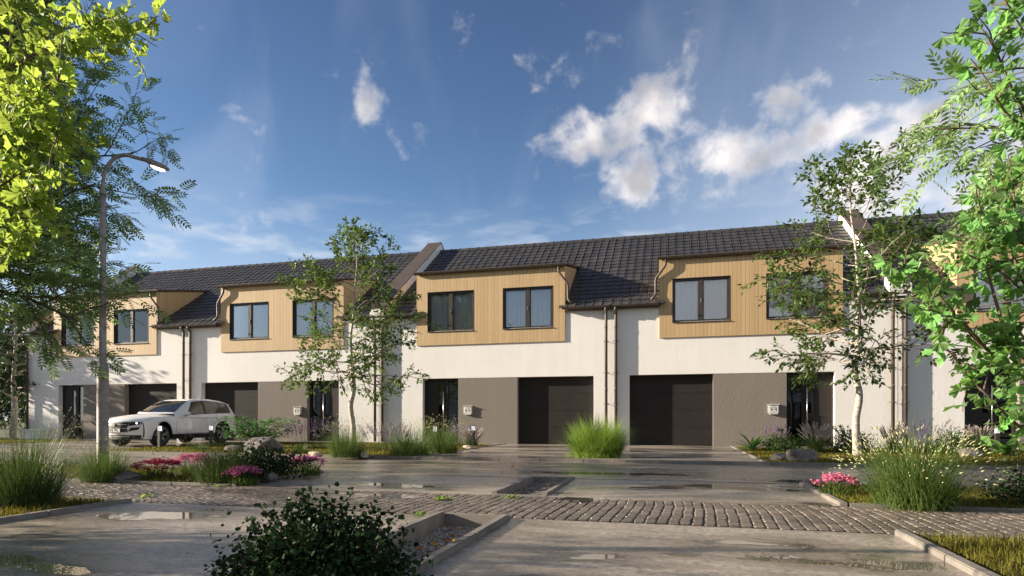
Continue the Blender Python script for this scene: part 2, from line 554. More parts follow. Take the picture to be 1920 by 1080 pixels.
def house(x0, sgn, label, seed, parapet=None, open_window=()):
    rng = np.random.default_rng(seed)
    h = thing("terraced_house", label, "house", (0, 0, 0), 0, "row of white terraced houses with timber dormers")

    def xf(V):
        V = np.array(V, dtype=float)
        V[:, 0] = x0 + sgn * V[:, 0]
        return V

    def B(mb, name, mat, parent=h, smooth=False):
        return mb.build(name, mat, parent, smooth, xf)

    # plaster shell : front pieces, reveals, gables, back
    w = MB()
    T = 0.32
    w.box(0.002, OL0, FY, FY + T, 0, EZ - 0.04)
    w.box(OL1, Wd - 0.002, FY, FY + T, 0, EZ - 0.04)
    w.box(OL0, OL1, FY, FY + T, OZ, 4.3)
    w.box(OL0, DL0 + 0.05, FY, FY + T, 4.3, EZ - 0.04)
    if DL1 - 0.05 > OL1:
        w.box(OL1 - 0.001, OL1, FY, FY + T, 4.3, EZ - 0.04)
    for l0, l1 in ((0.002, 0.2), (Wd - 0.2, Wd - 0.002)):
        yb = 2 * RY - EY
        w.prism([(FY + T, 0), (yb, 0), (yb, EZ - 0.06), (RY, RZ - 0.08), (FY + T, roof_z(FY + T) - 0.08)], 'X', l0, l1)
    w.box(0.2, Wd - 0.2, 2 * RY - EY - 0.3, 2 * RY - EY, 0, EZ)
    B(w, "wall", M['white'])
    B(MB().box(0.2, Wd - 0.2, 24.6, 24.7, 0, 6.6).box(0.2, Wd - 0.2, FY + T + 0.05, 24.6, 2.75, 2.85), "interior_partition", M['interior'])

    # grey plaster panel between garage and entrance
    B(MB().box(PNL0, PNL1, FY + 0.006, FY + T, 0, OZ - 0.002), "entrance_panel", M['grey'])
    # garage door : frame and four sections
    g = MB()
    gy = FY + 0.25
    for k in range(4):
        z0, z1 = 0.02 + k * 0.615, 0.02 + (k + 1) * 0.615
        g.bbox(OL0 + 0.04, PNL0 - 0.04, gy, gy + 0.05, z0, z1 - 0.003, 0.003)
    gd = B(g, "garage_door", M['garage'])
    B(MB().box(OL0 + 0.002, OL0 + 0.04, gy - 0.02, gy + 0.06, 0, OZ - 0.002).box(PNL0 - 0.04, PNL0 - 0.002, gy - 0.02, gy + 0.06, 0, OZ - 0.002)
      .box(OL0 + 0.04, PNL0 - 0.04, gy - 0.02, gy + 0.06, OZ - 0.03, OZ - 0.002), "door_frame", M['dark_metal'], gd)
    # front door with sidelight
    dy = FY + 0.20
    a, b = PNL1 + 0.002, OL1 - 0.002
    s1 = a + 0.55
    f = MB()
    f.box(a, a + 0.07, dy, dy + 0.09, 0, OZ - 0.002).box(b - 0.07, b, dy, dy + 0.09, 0, OZ - 0.002)
    f.box(a + 0.07, b - 0.07, dy, dy + 0.09, OZ - 0.08, OZ - 0.002)
    f.box(s1 - 0.06, s1 + 0.05, dy, dy + 0.09, 0, OZ - 0.08)
    f.box(a + 0.07, s1 - 0.06, dy, dy + 0.09, 0, 0.09)
    fd = B(f, "front_door", M['dark_metal'])
    leaf = MB()
    g0, g1 = s1 + 0.14, s1 + 0.33
    L0, L1, ly = s1 + 0.055, b - 0.075, dy + 0.02
    lt = OZ - 0.085
    leaf.box(L0, g0, ly, ly + 0.06, 0.015, lt).box(g1, L1, ly, ly + 0.06, 0.015, lt)
    for z0, z1 in ((0.015, 0.20), (0.86, 1.14), (2.24, lt)):
        leaf.box(g0, g1, ly, ly + 0.06, z0, z1)
    B(leaf, "door_leaf", M['dark_metal'], fd)
    B(MB().box(g0, g1, ly + 0.028, ly + 0.036, 0.20, 0.86).box(g0, g1, ly + 0.028, ly + 0.036, 1.14, 2.24), "glass", M['door_glass'], fd)
    B(MB().box(a + 0.07, s1 - 0.06, dy + 0.04, dy + 0.05, 0.09, OZ - 0.08), "sidelight", M['door_glass'], fd)
    hd = MB()
    hl = s1 + 0.10
    hd.tube([(hl, dy - 0.045, 0.42), (hl, dy - 0.045, 1.98)], 0.017, 10)
    for z in (0.62, 1.78): hd.tube([(hl, dy - 0.045, z), (hl, dy + 0.022, z)], 0.01, 8)
    B(hd, "handle", M['steel'], fd, True)
    B(MB().box(a, b, FY - 0.10, FY + 0.26, 0.0, 0.035), "door_step", M['concrete_trim'], fd)

    # tiled roof
    V, Fs = roof_tiles(rng, None)
    V = xf(V)
    rf = mesh_obj("roof", V, Fs, M['tile'], h)
    # deck below the tiles and the plain back slope (cut round the dormer)
    dk = MB()
    yb = 2 * RY - EY
    def strip(l0, l1, y0, y1):
        dk.add([(l0, y0, roof_z(y0) - 0.012), (l1, y0, roof_z(y0) - 0.012), (l1, y1, roof_z(y1) - 0.012), (l0, y1, roof_z(y1) - 0.012),
                (l0, y0, roof_z(y0) - 0.06), (l1, y0, roof_z(y0) - 0.06), (l1, y1, roof_z(y1) - 0.06), (l0, y1, roof_z(y1) - 0.06)],
               [[0, 1, 2, 3], [7, 6, 5, 4], [0, 4, 5, 1], [1, 5, 6, 2], [2, 6, 7, 3], [3, 7, 4, 0]])
    strip(0.0, DL0 + 0.09, EY + 0.02, 24.75); strip(DL1 - 0.09, Wd, EY + 0.02, 24.75); strip(0.0, Wd, 24.75, RY)
    dk.add([(0, RY, RZ - 0.012), (Wd, RY, RZ - 0.012), (Wd, yb + 0.2, EZ - 0.15), (0, yb + 0.2, EZ - 0.15)], [[0, 1, 2, 3]])
    B(dk, "roof_deck", M['tile'], rf)
    rc = MB()
    n = 20
    for k in range(n):
        l0, l1 = k * Wd / n, (k + 1) * Wd / n
        z = RZ + 0.025
        for (u0, u1, e) in ((l0, l1 - 0.002, 0.0), (l0 - 0.025 if k else l0, l0 + 0.05, 0.014)):
            pr = [(RY - 0.17, z - 0.10 + e), (RY - 0.10, z + 0.0 + e), (RY, z + 0.045 + e), (RY + 0.10, z + e), (RY + 0.17, z - 0.10 + e)]
            rc.prism(pr, 'X', u0, u1)
    B(rc, "ridge_cap", M['tile'], rf)
    # parapet with metal coping at the outer edge of a pair
    if parapet:
        c = Wd
        p0, p1 = c - 0.31, c + 0.31
        if parapet == 'end': p0, p1 = c - 0.42, c + 0.0
        lo, hi = 0.02, 0.36
        pp = [(FY - 0.28, roof_z(FY - 0.28) - 0.06), (RY, RZ + lo - 0.2), (yb, EZ - 0.2), (yb, EZ + hi), (RY, RZ + hi + 0.05), (FY - 0.28, roof_z(FY - 0.28) + hi + 0.05)]
        pr = B(MB().prism(pp, 'X', p0, p1), "parapet", M['white'])
        q = MB()
        def slab(y0, z0, y1, z1):
            d = 0.03
            q.add([(p0 - d, y0, z0), (p1 + d, y0, z0), (p1 + d, y1, z1), (p0 - d, y1, z1), (p0 - d, y0, z0 + 0.04), (p1 + d, y0, z0 + 0.04), (p1 + d, y1, z1 + 0.04), (p0 - d, y1, z1 + 0.04)],
                  [[0, 3, 2, 1], [4, 5, 6, 7], [0, 1, 5, 4], [1, 2, 6, 5], [2, 3, 7, 6], [3, 0, 4, 7]])
        slab(FY - 0.32, roof_z(FY - 0.32) + hi + 0.055, RY, RZ + hi + 0.055)
        slab(RY, RZ + hi + 0.055, yb, EZ + hi + 0.005)
        B(q, "coping", M['brown_metal'], pr)
    # dormer : clad front with two openings, cheeks, roof
    dm = MB()
    y0, y1 = DFY, FY + 0.11
    xs = [DL0, WINS[0][0], WINS[0][1], WINS[1][0], WINS[1][1], DL1]
    for k in (0, 2, 4): dm.box(xs[k], xs[k + 1], y0, y1, DZ0, DZ1)
    for k in (1, 3):
        dm.box(xs[k], xs[k + 1], y0, y1, DZ0, WZ0).box(xs[k], xs[k + 1], y0, y1, WZ1, DZ1)
    dmo = B(dm, "dormer", M['wood'])
    yk = 24.92
    for l0, l1 in ((DL0, DL0 + 0.1), (DL1 - 0.1, DL1)):
        ck = MB()
        ck.prism([(FY + 0.112, roof_z(FY + 0.112) - 0.08), (yk, roof_z(yk) - 0.05), (yk, roof_z(yk) + 0.0), (FY + 0.112, DZ1)], 'X', l0, l1)
        B(ck, "cheek", M['wood'], dmo)
    dr = MB()
    o = 0.09
    za, zb = DZ1 + 0.004, roof_z(yk) + 0.02
    for (l0, l1, ya, yb2, t0, t1) in ((DL0 - o, DL1 + o, DFY - 0.10, yk + 0.1, 0.0, 0.07),):
        k = (zb - za) / (yk - DFY)
        zz = lambda y: za + k * (y - DFY)
        dr.add([(l0, ya, zz(ya) + t0), (l1, ya, zz(ya) + t0), (l1, yb2, zz(yb2) + t0), (l0, yb2, zz(yb2) + t0), (l0, ya, zz(ya) + t1), (l1, ya, zz(ya) + t1), (l1, yb2, zz(yb2) + t1), (l0, yb2, zz(yb2) + t1)],
               [[0, 3, 2, 1], [4, 5, 6, 7], [0, 1, 5, 4], [1, 2, 6, 5], [2, 3, 7, 6], [3, 0, 4, 7]])
    B(dr, "dormer_roof", M['brown_metal'], dmo)
    # gutters (half-round troughs) with brackets
    def trough(mb, l0, l1, y, z, r):
        prof = []
        for k in range(9):
            an = math.pi + math.pi * k / 8
            prof.append((y + r * math.cos(an), z + r * math.sin(an)))
        inner = [(y + (r - 0.012) * math.cos(math.pi + math.pi * k / 8), z + (r - 0.012) * math.sin(math.pi + math.pi * k / 8)) for k in range(8, -1, -1)]
        mb.prism(prof + inner, 'X', l0, l1)
        mb.tube([(l0, y - r, z + 0.004), (l1, y - r, z + 0.004)], 0.011, 6)
        for l in (l0, l1 - 0.012):
            mb.prism(prof, 'X', l, l + 0.012)
    gt = MB(); trough(gt, DL0 - 0.05, DL1 + 0.05, DFY - 0.10, DZ1 + 0.01, 0.075)
    B(gt, "dormer_gutter", M['brown_metal'], dmo)
    for u0, u1 in ((0.04, DL0 - 0.02), (DL1 + 0.02, Wd - 0.04)):
        g1 = MB(); trough(g1, u0, u1, EY - 0.05, EZ, 0.07)
        B(g1, "gutter", M['brown_metal'])
    for u0, u1 in ((0.0, DL0 - 0.003), (DL1 + 0.003, Wd)):
        B(MB().box(u0, u1, EY + 0.03, FY - 0.004, EZ - 0.10, EZ - 0.03), "eave_board", M['brown_metal'])
    # dormer rainwater pipe with its two bends
    lp = DL0 + 0.22
    pts = [(lp, DFY - 0.10, DZ1 - 0.06), (lp, DFY - 0.10, DZ1 - 0.22), (lp - 0.03, DFY - 0.10, DZ1 - 0.30), (DL0 - 0.10, DFY - 0.06, DZ1 - 0.68), (DL0 - 0.12, DFY - 0.05, DZ1 - 0.76),
           (DL0 - 0.12, DFY - 0.04, 5.30), (DL0 - 0.15, DFY - 0.06, 5.22), (DL0 - 0.28, DFY - 0.10, 5.08)]
    B(MB().tube(pts, 0.042, 10), "dormer_downpipe", M['brown_metal'], dmo, True)
    # main downpipes with swan necks and clips
    for l, s in ((0.17, 1), (Wd - (0.17 if parapet != 'end' else 0.10), -1)):
        dp = MB()
        py = FY - 0.115
        dp.tube([(l, EY - 0.05, EZ - 0.05), (l, EY - 0.05, EZ - 0.12), (l, py - 0.005, EZ - 0.22), (l, py, EZ - 0.30), (l, py, 0.05)], 0.052, 12)
        for z in (0.42, 1.48, 2.58, 3.70):
            dp.lathe([(0.058, z - 0.015), (0.058, z + 0.015)], 12, (l, py, 0))
            dp.tube([(l, py, z), (l, FY + 0.01, z)], 0.01, 6)
            dp.tube([(l - 0.105, py + 0.02, z), (l + 0.105, py + 0.02, z)], 0.012, 6)
        for z in (2.0, 4.2): dp.lathe([(0.057, z - 0.05), (0.057, z + 0.05)], 12, (l, py, 0))
        B(dp, "downpipe", M['brown_metal'], h, True)
    # windows
    for wi, (l0, l1) in enumerate(WINS):
        wf = MB()
        fy0, fy1 = FY + 0.015, FY + 0.095
        t = 0.075
        e = 0.002
        wf.box(l0 + e, l0 + t, fy0, fy1, WZ0 + e, WZ1 - e).box(l1 - t, l1 - e, fy0, fy1, WZ0 + e, WZ1 - e)
        wf.box(l0 + t, l1 - t, fy0, fy1, WZ0 + e, WZ0 + t).box(l0 + t, l1 - t, fy0, fy1, WZ1 - t, WZ1 - e)
        mid = (l0 + l1) / 2
        wf.box(mid - 0.07, mid + 0.07, fy0 - 0.008, fy1, WZ0 + t, WZ1 - t)
        # sash profile
        for a0, a1 in ((l0 + t, mid - 0.07), (mid + 0.07, l1 - t)):
            q = 0.028
            wf.box(a0, a0 + q, fy0 + 0.02, fy1, WZ0 + t, WZ1 - t).box(a1 - q, a1, fy0 + 0.02, fy1, WZ0 + t, WZ1 - t)
            wf.box(a0 + q, a1 - q, fy0 + 0.02, fy1, WZ0 + t, WZ0 + t + q).box(a0 + q, a1 - q, fy0 + 0.02, fy1, WZ1 - t - q, WZ1 - t)
        wo = B(wf, "window", M['frame'])
        B(MB().box(l0 + e, l1 - e, DFY - 0.035, fy0 - 0.001, WZ0 + e, WZ0 + 0.02), "sill", M['frame'], wo)
        rv = MB()
        rv.box(l0 + e, l0 + 0.018, DFY - 0.006, fy0 - 0.001, WZ0 + 0.021, WZ1 - 0.019).box(l1 - 0.018, l1 - e, DFY - 0.006, fy0 - 0.001, WZ0 + 0.021, WZ1 - 0.019)
        rv.box(l0 + e, l1 - e, DFY - 0.006, fy0 - 0.001, WZ1 - 0.018, WZ1 - e)
        B(rv, "reveal_trim", M['frame'], wo)
        B(MB().box(l0 + t, mid - 0.07, fy0 + 0.045, fy0 + 0.053, WZ0 + t, WZ1 - t), "pane", M['glass'], wo)
        B(MB().box(mid + 0.07, l1 - t, fy0 + 0.045, fy0 + 0.053, WZ0 + t, WZ1 - t), "pane", M['glass'], wo)
        hb = MB().box(mid - 0.012, mid + 0.012, fy0 - 0.03, fy0 - 0.009, 4.95, 5.08)
        B(hb, "handle", M['steel'], wo)
        # net curtain with folds
        nx = 160
        xs2 = np.linspace(l0 - 0.05, l1 + 0.05, nx)
        ph = rng.uniform(0, 6)
        yy = FY + 0.17 + 0.025 * np.sin(xs2 * 34 + 1.6 * np.sin(xs2 * 5 + ph)) + 0.012 * np.sin(xs2 * 71 + ph)
        V = np.concatenate([np.stack([xs2, yy, np.full(nx, WZ0 - 0.35)], 1), np.stack([xs2, FY + 0.17 + (yy - FY - 0.17) * 0.6, np.full(nx, WZ1 + 0.15)], 1)])
        i = np.arange(nx - 1)
        mesh_obj("curtain", xf(V), np.stack([i, i + 1, nx + i + 1, nx + i], 1), M['curtain'], wo, True)
    return h


house(-20.2, -1, "terraced house at the far left end, half hidden behind the leafy tree and street lamp", 1, 'end')
house(-20.2, 1, "terraced house whose garage the parked car's tail covers, thin grey-barked tree before its door", 2, 'mid')
HC = house(-2.15, -1, "terraced house right of the sloped parapet, dark door left of its garage", 3)
HD = house(-2.15, 1, "terraced house with the bright pale-barked tree and two grey rocks before its door", 4, 'mid')
house(15.95, -1, "terraced house at the right edge, mostly covered by the bright fan-leaved branches", 5)


# the same kind of terrace faces this one from across the street ; it shows only mirrored in the window panes
for dx in (-31.0, -12.9, 5.2, 23.3):
    for src in (HC, HD):
        c = copy_tree(src)
        c.rotation_euler.z = math.pi
        c.location = (dx - 2.15 * 2 + 2.15, 4.0, 0)
        c['label'] = "white terraced house across the street, seen only as a reflection in the panes"
        c['group'] = "terraced houses across the street"


def mailbox(hx, hs, label):
    l, z = 5.36, 1.26
    x = hx + hs * l
    o = thing("mailbox", label, "mailbox", (x, FY + 0.006, z - 0.17), 0, "mailboxes on the grey entrance panels")
    b = MB()
    b.bbox(-0.17, 0.17, -0.075, 0.0, 0.04, 0.33, 0.008)
    b.prism([(-0.105, 0.33), (0.0, 0.345), (0.0, 0.331), (-0.105, 0.318)], 'X', -0.185, 0.185)
    b.build("body", M['box_metal'], o)
    MB().bbox(-0.125, 0.125, -0.095, -0.0, 0.0, 0.045, 0.006).build("paper_holder", M['box_metal'], o)
    MB().box(-0.14, 0.14, -0.081, -0.0755, 0.07, 0.29).build("flap", M['box_face'], o)
    e = MB()
    y = -0.0835
    def ln(p, q, r=0.0032): e.tube([(p[0], y, p[1]), (q[0], y, q[1])], r, 5)
    A, Bc, C, D = (-0.085, 0.115), (0.085, 0.115), (0.085, 0.235), (-0.085, 0.235)
    ln(A, Bc); ln(Bc, C); ln(C, D); ln(D, A); ln(D, (0, 0.165)); ln((0, 0.165), C); ln(A, (-0.03, 0.19)); ln(Bc, (0.03, 0.19))
    e.tube([(0, y, 0.262), (0, y, 0.270)], 0.012, 8)
    e.build("envelope_emblem", M['dark_metal'], o)


M['box_metal'] = simple('mailbox_metal', (0.56, 0.53, 0.48), 0.45, 0.1, 0.08)
M['box_face'] = simple('mailbox_face', (0.72, 0.70, 0.66), 0.5, 0, 0.05)
mailbox(-20.2, 1, "grey metal mailbox with envelope emblem left of the thin tree, nearest the car")
mailbox(-2.15, -1, "grey metal mailbox with envelope emblem right of the dark door with two path lights")
mailbox(-2.15, 1, "grey metal mailbox with envelope emblem left of the door behind the plumed grass and rocks")
# ------------------------------------------------------------------ ground, roads, kerbs
def struct(name, mb, mat, smooth=False):
    o = mb.build(name, mat, None, smooth)
    return tag(o, kind="structure")


struct("ground", MB().add([(-400, -200, -0.17), (400, -200, -0.17), (400, 900, -0.17), (-400, 900, -0.17)], [[0, 1, 2, 3]]), M['land'])
PLX0, PLX1 = -2.22, -1.50        # gravel strips between the parking bays
LX, RX = -5.95, 1.74             # edges of the parking bays
C0, C1 = 5.66, 7.34              # cobbled path
B1 = 9.60                        # far edge of the far bays
RD0, RD1 = 9.70, 13.95           # road
GX = [(-24.1, -16.25), (-6.05, 1.85), (12.05, 19.95)]    # drives

bay = MB()
for x0, x1 in ((LX, PLX0), (PLX1, RX)):
    bay.box(x0, x1, -6, C0, -0.16, 0.0)
    bay.box(x0, x1, C1, B1, -0.16, 0.0)
struct("parking_bay", bay, M['bay'])
struct("road", MB().box(-160, 120, RD0, RD1, -0.16, -0.045), M['road'])
M['joint'] = simple('joint_sand', (0.035, 0.029, 0.024), 0.8, 0, 0.4, 9, 0.4, 60)
struct("cobble_bed", MB().box(-60, 40, C0, C1, -0.16, -0.011), M['joint'])
dv = MB()
for x0, x1 in GX: dv.box(x0, x1, RD1 + 0.12, FY + 0.3, -0.16, 0.012)
struct("driveway", dv, M['drive'])
ap = MB()
xs = [-24.2] + [v for g in GX for v in g]
ap.box(-29.6, -24.1, 20.9, FY + 0.25, -0.16, 0.03)
ap.box(-16.25, -6.05, 21.35, FY + 0.25, -0.16, 0.03)
ap.box(1.85, 12.05, 21.45, FY + 0.25, -0.16, 0.03)
struct("house_path", ap, M['concrete_trim'])
k = MB()
def kerb_x(x0, x1, y0, y1, zt, step=1.0):
    n = max(1, int(round((x1 - x0) / step)))
    for i in range(n):
        a, b = x0 + (x1 - x0) * i / n, x0 + (x1 - x0) * (i + 1) / n
        k.bbox(a + 0.002, b - 0.002, y0, y1, -0.15, zt + random.uniform(-.003, .003), 0.008)
def kerb_y(x0, x1, y0, y1, zt, step=1.0):
    n = max(1, int(round((y1 - y0) / step)))
    for i in range(n):
        a, b = y0 + (y1 - y0) * i / n, y0 + (y1 - y0) * (i + 1) / n
        k.bbox(x0, x1, a + 0.002, b - 0.002, -0.15, zt + random.uniform(-.003, .003), 0.008)
kerb_x(-46, 22, RD1, RD1 + 0.115, 0.028)
kerb_x(-40, 14, B1 + 0.004, B1 + 0.096, 0.004)
for x0, x1 in ((LX - 0.085, LX - 0.004), (RX + 0.004, RX + 0.085)):
    kerb_y(x0, x1, -4, C0 - 0.01, 0.045)
    kerb_y(x0, x1, C1 + 0.01, B1, 0.04)
for x0, x1, z0 in ((PLX0 + 0.002, PLX0 + 0.075, 0.05), (PLX1 - 0.075, PLX1 - 0.002, 0.05)):
    kerb_y(x0, x1, -2, C0 - 0.075, z0)
    kerb_y(x0, x1, C1 + 0.075, B1 - 0.075, z0 - 0.01)
kerb_x(PLX0 + 0.002, PLX1 - 0.002, C0 - 0.073, C0 - 0.004, 0.03, 0.8)
kerb_x(PLX0 + 0.002, PLX1 - 0.002, C1 + 0.004, C1 + 0.073, 0.006, 0.8)
kerb_x(PLX0 + 0.002, PLX1 - 0.002, B1 - 0.073, B1 - 0.002, 0.03, 0.8)
kerb_x(-40, LX - 0.10, C0 - 0.075, C0 - 0.004, 0.03)
kerb_x(-40, LX - 0.10, C1 + 0.004, C1 + 0.075, 0.03)
kerb_x(RX + 0.10, 14, C0 - 0.075, C0 - 0.004, 0.03)
kerb_x(RX + 0.10, 14, C1 + 0.004, C1 + 0.075, 0.03)
for x0, x1 in GX:
    kerb_y(x0 - 0.085, x0 - 0.004, RD1 + 0.12, FY - 0.6, 0.035)
    kerb_y(x1 + 0.004, x1 + 0.085, RD1 + 0.12, FY - 0.6, 0.035)
struct("kerb", k, M['concrete_trim'])

# cobbles : every stone has its own height, tilt and outline
rng = np.random.default_rng(11)
pos, sx, sy = [], [], []
V, F = [], []
ncol = 158
for c in range(ncol):
    w = 0.1035
    x0 = -11.0 + c * w
    cw = w * rng.uniform(0.88, 0.96)
    y = C0 + 0.06 + rng.uniform(0, 0.05)
    while y < C1 - 0.10:
        ln_ = rng.uniform(0.075, 0.125)
        cx, cy = x0 + w / 2 + 0.03 * math.sin(y * 2.2 + c * 0.05) + 0.012 * mnoise.noise((c * .7, y * 3, 1.0)) + rng.normal(0, 0.002), y + ln_ / 2
        y += ln_
        hx, hy = cw / 2 * rng.uniform(0.94, 1.04), ln_ / 2 - 0.004
        dz = 0.006 * mnoise.noise((cx * 0.9, cy * 0.9, 3.0)) + rng.normal(0, 0.0013)
        tx, ty = rng.normal(0, 0.013, 2)
        b = len(V)
        for (sc, z) in ((1.0, -0.03), (1.0, -0.0045), (0.95, -0.001), (0.80, 0.0)):
            for q in range(8):
                a = (q + 0.5) * math.pi / 4
                ca, sa = math.cos(a), math.sin(a)
                px = math.copysign(abs(ca) ** 0.40, ca) * hx * sc * rng.uniform(0.93, 1.03)
                pv = math.copysign(abs(sa) ** 0.40, sa) * hy * (sc if sc > .9 else .86) * rng.uniform(0.95, 1.03)
                V.append((cx + px, cy + pv, z + dz + tx * px + ty * pv))
        for lv in range(3):
            for q in range(8):
                F.append([b + lv * 8 + q, b + lv * 8 + (q + 1) % 8, b + lv * 8 + 8 + (q + 1) % 8, b + lv * 8 + 8 + q])
        F.append([b + 24 + q for q in range(8)])
o = mesh_obj("cobblestone_path", V, F, M['cobble'], None, False)
tag(o, kind="structure")


def blob(cx, cy, rx, ry, z, seed, n=64):
    P = []
    for i in range(n):
        a = 2 * math.pi * i / n
        rr = 1 + 0.42 * mnoise.noise((math.cos(a) * 1.3 + seed, math.sin(a) * 1.3, seed * 0.37)) + 0.22 * mnoise.noise((math.cos(a) * 4 + seed, math.sin(a) * 4, 5.1))
        P.append((cx + rx * rr * math.cos(a), cy + ry * rr * math.sin(a), z))
    return P


pw = MB()
for i, (px, py, rx, ry) in enumerate(((690, 929, .75, .16), (1085, 937, .28, .20))):
    g = ground(px, py)
    y = min(max(g[1], C0 + ry * 0.9), C1 - ry * 0.9)
    P = blob(g[0], y, rx, ry, 0.0008 + i * 0.0002, i + 1.5)
    pw.add(P, [list(range(len(P)))])
struct("puddle", pw, M['puddle'])

# gravel strips
gb = MB().box(PLX0 + 0.077, PLX1 - 0.077, -2, C0 - 0.075, -0.16, -0.10).box(PLX0 + 0.077, PLX1 - 0.077, C1 + 0.075, B1 - 0.075, -0.16, -0.07)
struct("gravel_bed", gb, M['soil'])
PV = [(-.5, 0, 0), (0, -.38, .05), (.5, 0, 0), (0, .38, -.03), (.05, .02, .33), (0, 0, -.3)]
PF = [[0, 1, 4], [1, 2, 4], [2, 3, 4], [3, 0, 4], [1, 0, 5], [2, 1, 5], [3, 2, 5], [0, 3, 5]]
n1, n2 = 9000, 2200
X = np.concatenate([rng.uniform(PLX0 + 0.08, PLX1 - 0.08, n1), rng.uniform(PLX0 + 0.08, PLX1 - 0.08, n2)])
Y = np.concatenate([rng.uniform(2.0, C0 - 0.08, n1), rng.uniform(C1 + 0.08, B1 - 0.08, n2)])
Z = np.concatenate([np.full(n1, -0.095), np.full(n2, -0.062)]) + rng.uniform(-0.004, 0.008, n1 + n2)
o = scatter_obj("gravel", PV, PF, np.stack([X, Y, Z], 1), rng.normal(0, 1, (n1 + n2, 3)) * [1, 1, .2], rng.normal(0, .35, (n1 + n2, 3)) + [0, 0, 1], rng.uniform(0.014, 0.034, n1 + n2), M['gravel'])
tag(o, "brown and grey gravel filling the strips between the parking bays", "gravel", kind="stuff")
# fallen leaves
LV = [(0, 0, 0), (.32, .3, .06), (.22, .75, .1), (0, 1, .02), (-.22, .75, .1), (-.32, .3, .06), (0, .5, -.03)]
LF = [[0, 1, 6], [1, 2, 6], [2, 3, 6], [3, 4, 6], [4, 5, 6], [5, 0, 6]]
P = np.concatenate([np.stack([rng.uniform(-2.0, -1.6, 26), rng.uniform(4.4, 5.5, 26), rng.uniform(-.08, -.07, 26)], 1),
                    np.stack([rng.uniform(-2.1, -1.6, 16), rng.uniform(7.6, 9.4, 16), np.full(16, -.045)], 1),
                    np.stack([rng.uniform(-5, 3, 60), rng.uniform(10, 13.6, 60), np.full(60, -.035)], 1)])
o = scatter_obj("fallen_leaves", LV, LF, P, rng.normal(0, 1, (len(P), 3)) * [1, 1, .15], rng.normal(0, .3, (len(P), 3)) + [0, 0, 1], rng.uniform(.035, .075, len(P)), M['autumn'])
tag(o, "small orange fallen leaves on the gravel and the wet road", "leaves", kind="stuff")

# soil sheets of the lawns and beds
LAWNS = [("front_right", RX + 0.10, 15, -3, C0 - 0.08, 0.0), ("bed_right", RX + 0.10, 15, C1 + 0.08, B1, 0.0),
         ("front_left", -40, LX - 0.10, -3, C0 - 0.08, 0.0), ("bed_left", -40, LX - 0.10, C1 + 0.08, B1, 0.0),
         ("garden_right", 1.94, 11.96, RD1 + 0.12, 21.44, 0.008), ("garden_left", -16.16, -6.14, RD1 + 0.12, 21.34, 0.008), ("garden_far", -80, -24.19, RD1 + 0.12, 20.88, 0.008)]
sl = MB()
for _, x0, x1, y0, y1, z in LAWNS: sl.box(x0, x1, y0, y1, -0.16, z)
struct("garden_soil", sl, M['soil'])
struct("yard", MB().box(-120, -29.61, 20.9, 60, -0.16, 0.0), M['land'])


def lawn(name, label, x0, x1, y0, y1, z, n, h0, h1, w, seed):
    rg = np.random.default_rng(seed)
    x, y = rg.uniform(x0, x1, n), rg.uniform(y0, y1, n)
    hh = rg.uniform(h0, h1, n) * (1 + 0.35 * np.array([mnoise.noise((a * 1.3, b * 1.3, seed)) for a, b in zip(x, y)]))
    az = rg.uniform(0, 2 * math.pi, n); lean = rg.uniform(0.05, 0.7, n)
    d = np.stack([np.cos(az), np.sin(az), np.zeros(n)], 1)
    s = np.stack([-np.sin(az), np.cos(az), np.zeros(n)], 1)
    b = np.stack([x, y, np.full(n, z)], 1)
    up = np.array([0, 0, 1.0])
    m_ = b + d * (hh * lean * .35)[:, None] + up * (hh * .6)[:, None]
    tip = b + d * (hh * lean)[:, None] + up * (hh * (1 - .3 * lean))[:, None]
    V = np.stack([b - s * w / 2, b + s * w / 2, m_ + s * w * .4, m_ - s * w * .4, tip], 1).reshape(-1, 3)
    i = np.arange(n) * 5
    o = mesh_obj(name, V, [np.stack([i, i + 1, i + 2, i + 3], 1), np.stack([i + 3, i + 2, i + 4], 1)], M['lawn'])
    tag(o, label, "grass", kind="stuff")
    return o


lawn("grass", "golden short grass right of the near parking bay", RX + 0.12, 5.2, 2.2, C0 - 0.09, 0.0, 26000, 0.04, 0.10, 0.006, 1)
lawn("grass", "short grass under the seeding grass clump right of the far bay", RX + 0.12, 9, C1 + 0.09, B1 - .02, 0.0, 22000, 0.04, 0.09, 0.008, 2)
lawn("grass", "short grass left of the near parking bay under the tall clump", -11, LX - 0.12, 2.2, C0 - 0.09, 0.0, 26000, 0.04, 0.09, 0.008, 3)
lawn("grass", "short grass of the flower bed around the street lamp", -18, LX - 0.12, C1 + 0.09, B1 - .02, 0.0, 26000, 0.04, 0.09, 0.010, 4)
lawn("grass", "sunlit lawn before the houses on the right, around the pale tree", 1.96, 11.9, RD1 + 0.13, 21.0, 0.008, 26000, 0.04, 0.085, 0.016, 5)
lawn("grass", "lawn before the middle houses between the path lights and lavender", -16.1, -6.2, RD1 + 0.13, 21.0, 0.008, 26000, 0.04, 0.085, 0.018, 6)
lawn("grass", "far lawn at the left end of the row", -38, -24.2, RD1 + 0.13, 20.8, 0.008, 16000, 0.04, 0.09, 0.025, 7)

# ------------------------------------------------------------------ street furniture
M['lamp_pole'] = simple('weathered_pole', (0.30, 0.268, 0.24), 0.6, 0.25, 0.35, 9, 0.3, 60)
M['lamp_head'] = simple('lamp_housing', (0.27, 0.22, 0.19), 0.5, 0.3, 0.25, 12)
M['lamp_light'] = emit_mat('lamp_lens', (1, 0.96, 0.88), 1.6)
M['bollard'] = simple('bollard_metal', (0.06, 0.05, 0.047), 0.5, 0.2, 0.15)
M['bollard_light'] = emit_mat('bollard_lens', (0.95, 0.97, 1.0), 0.4)

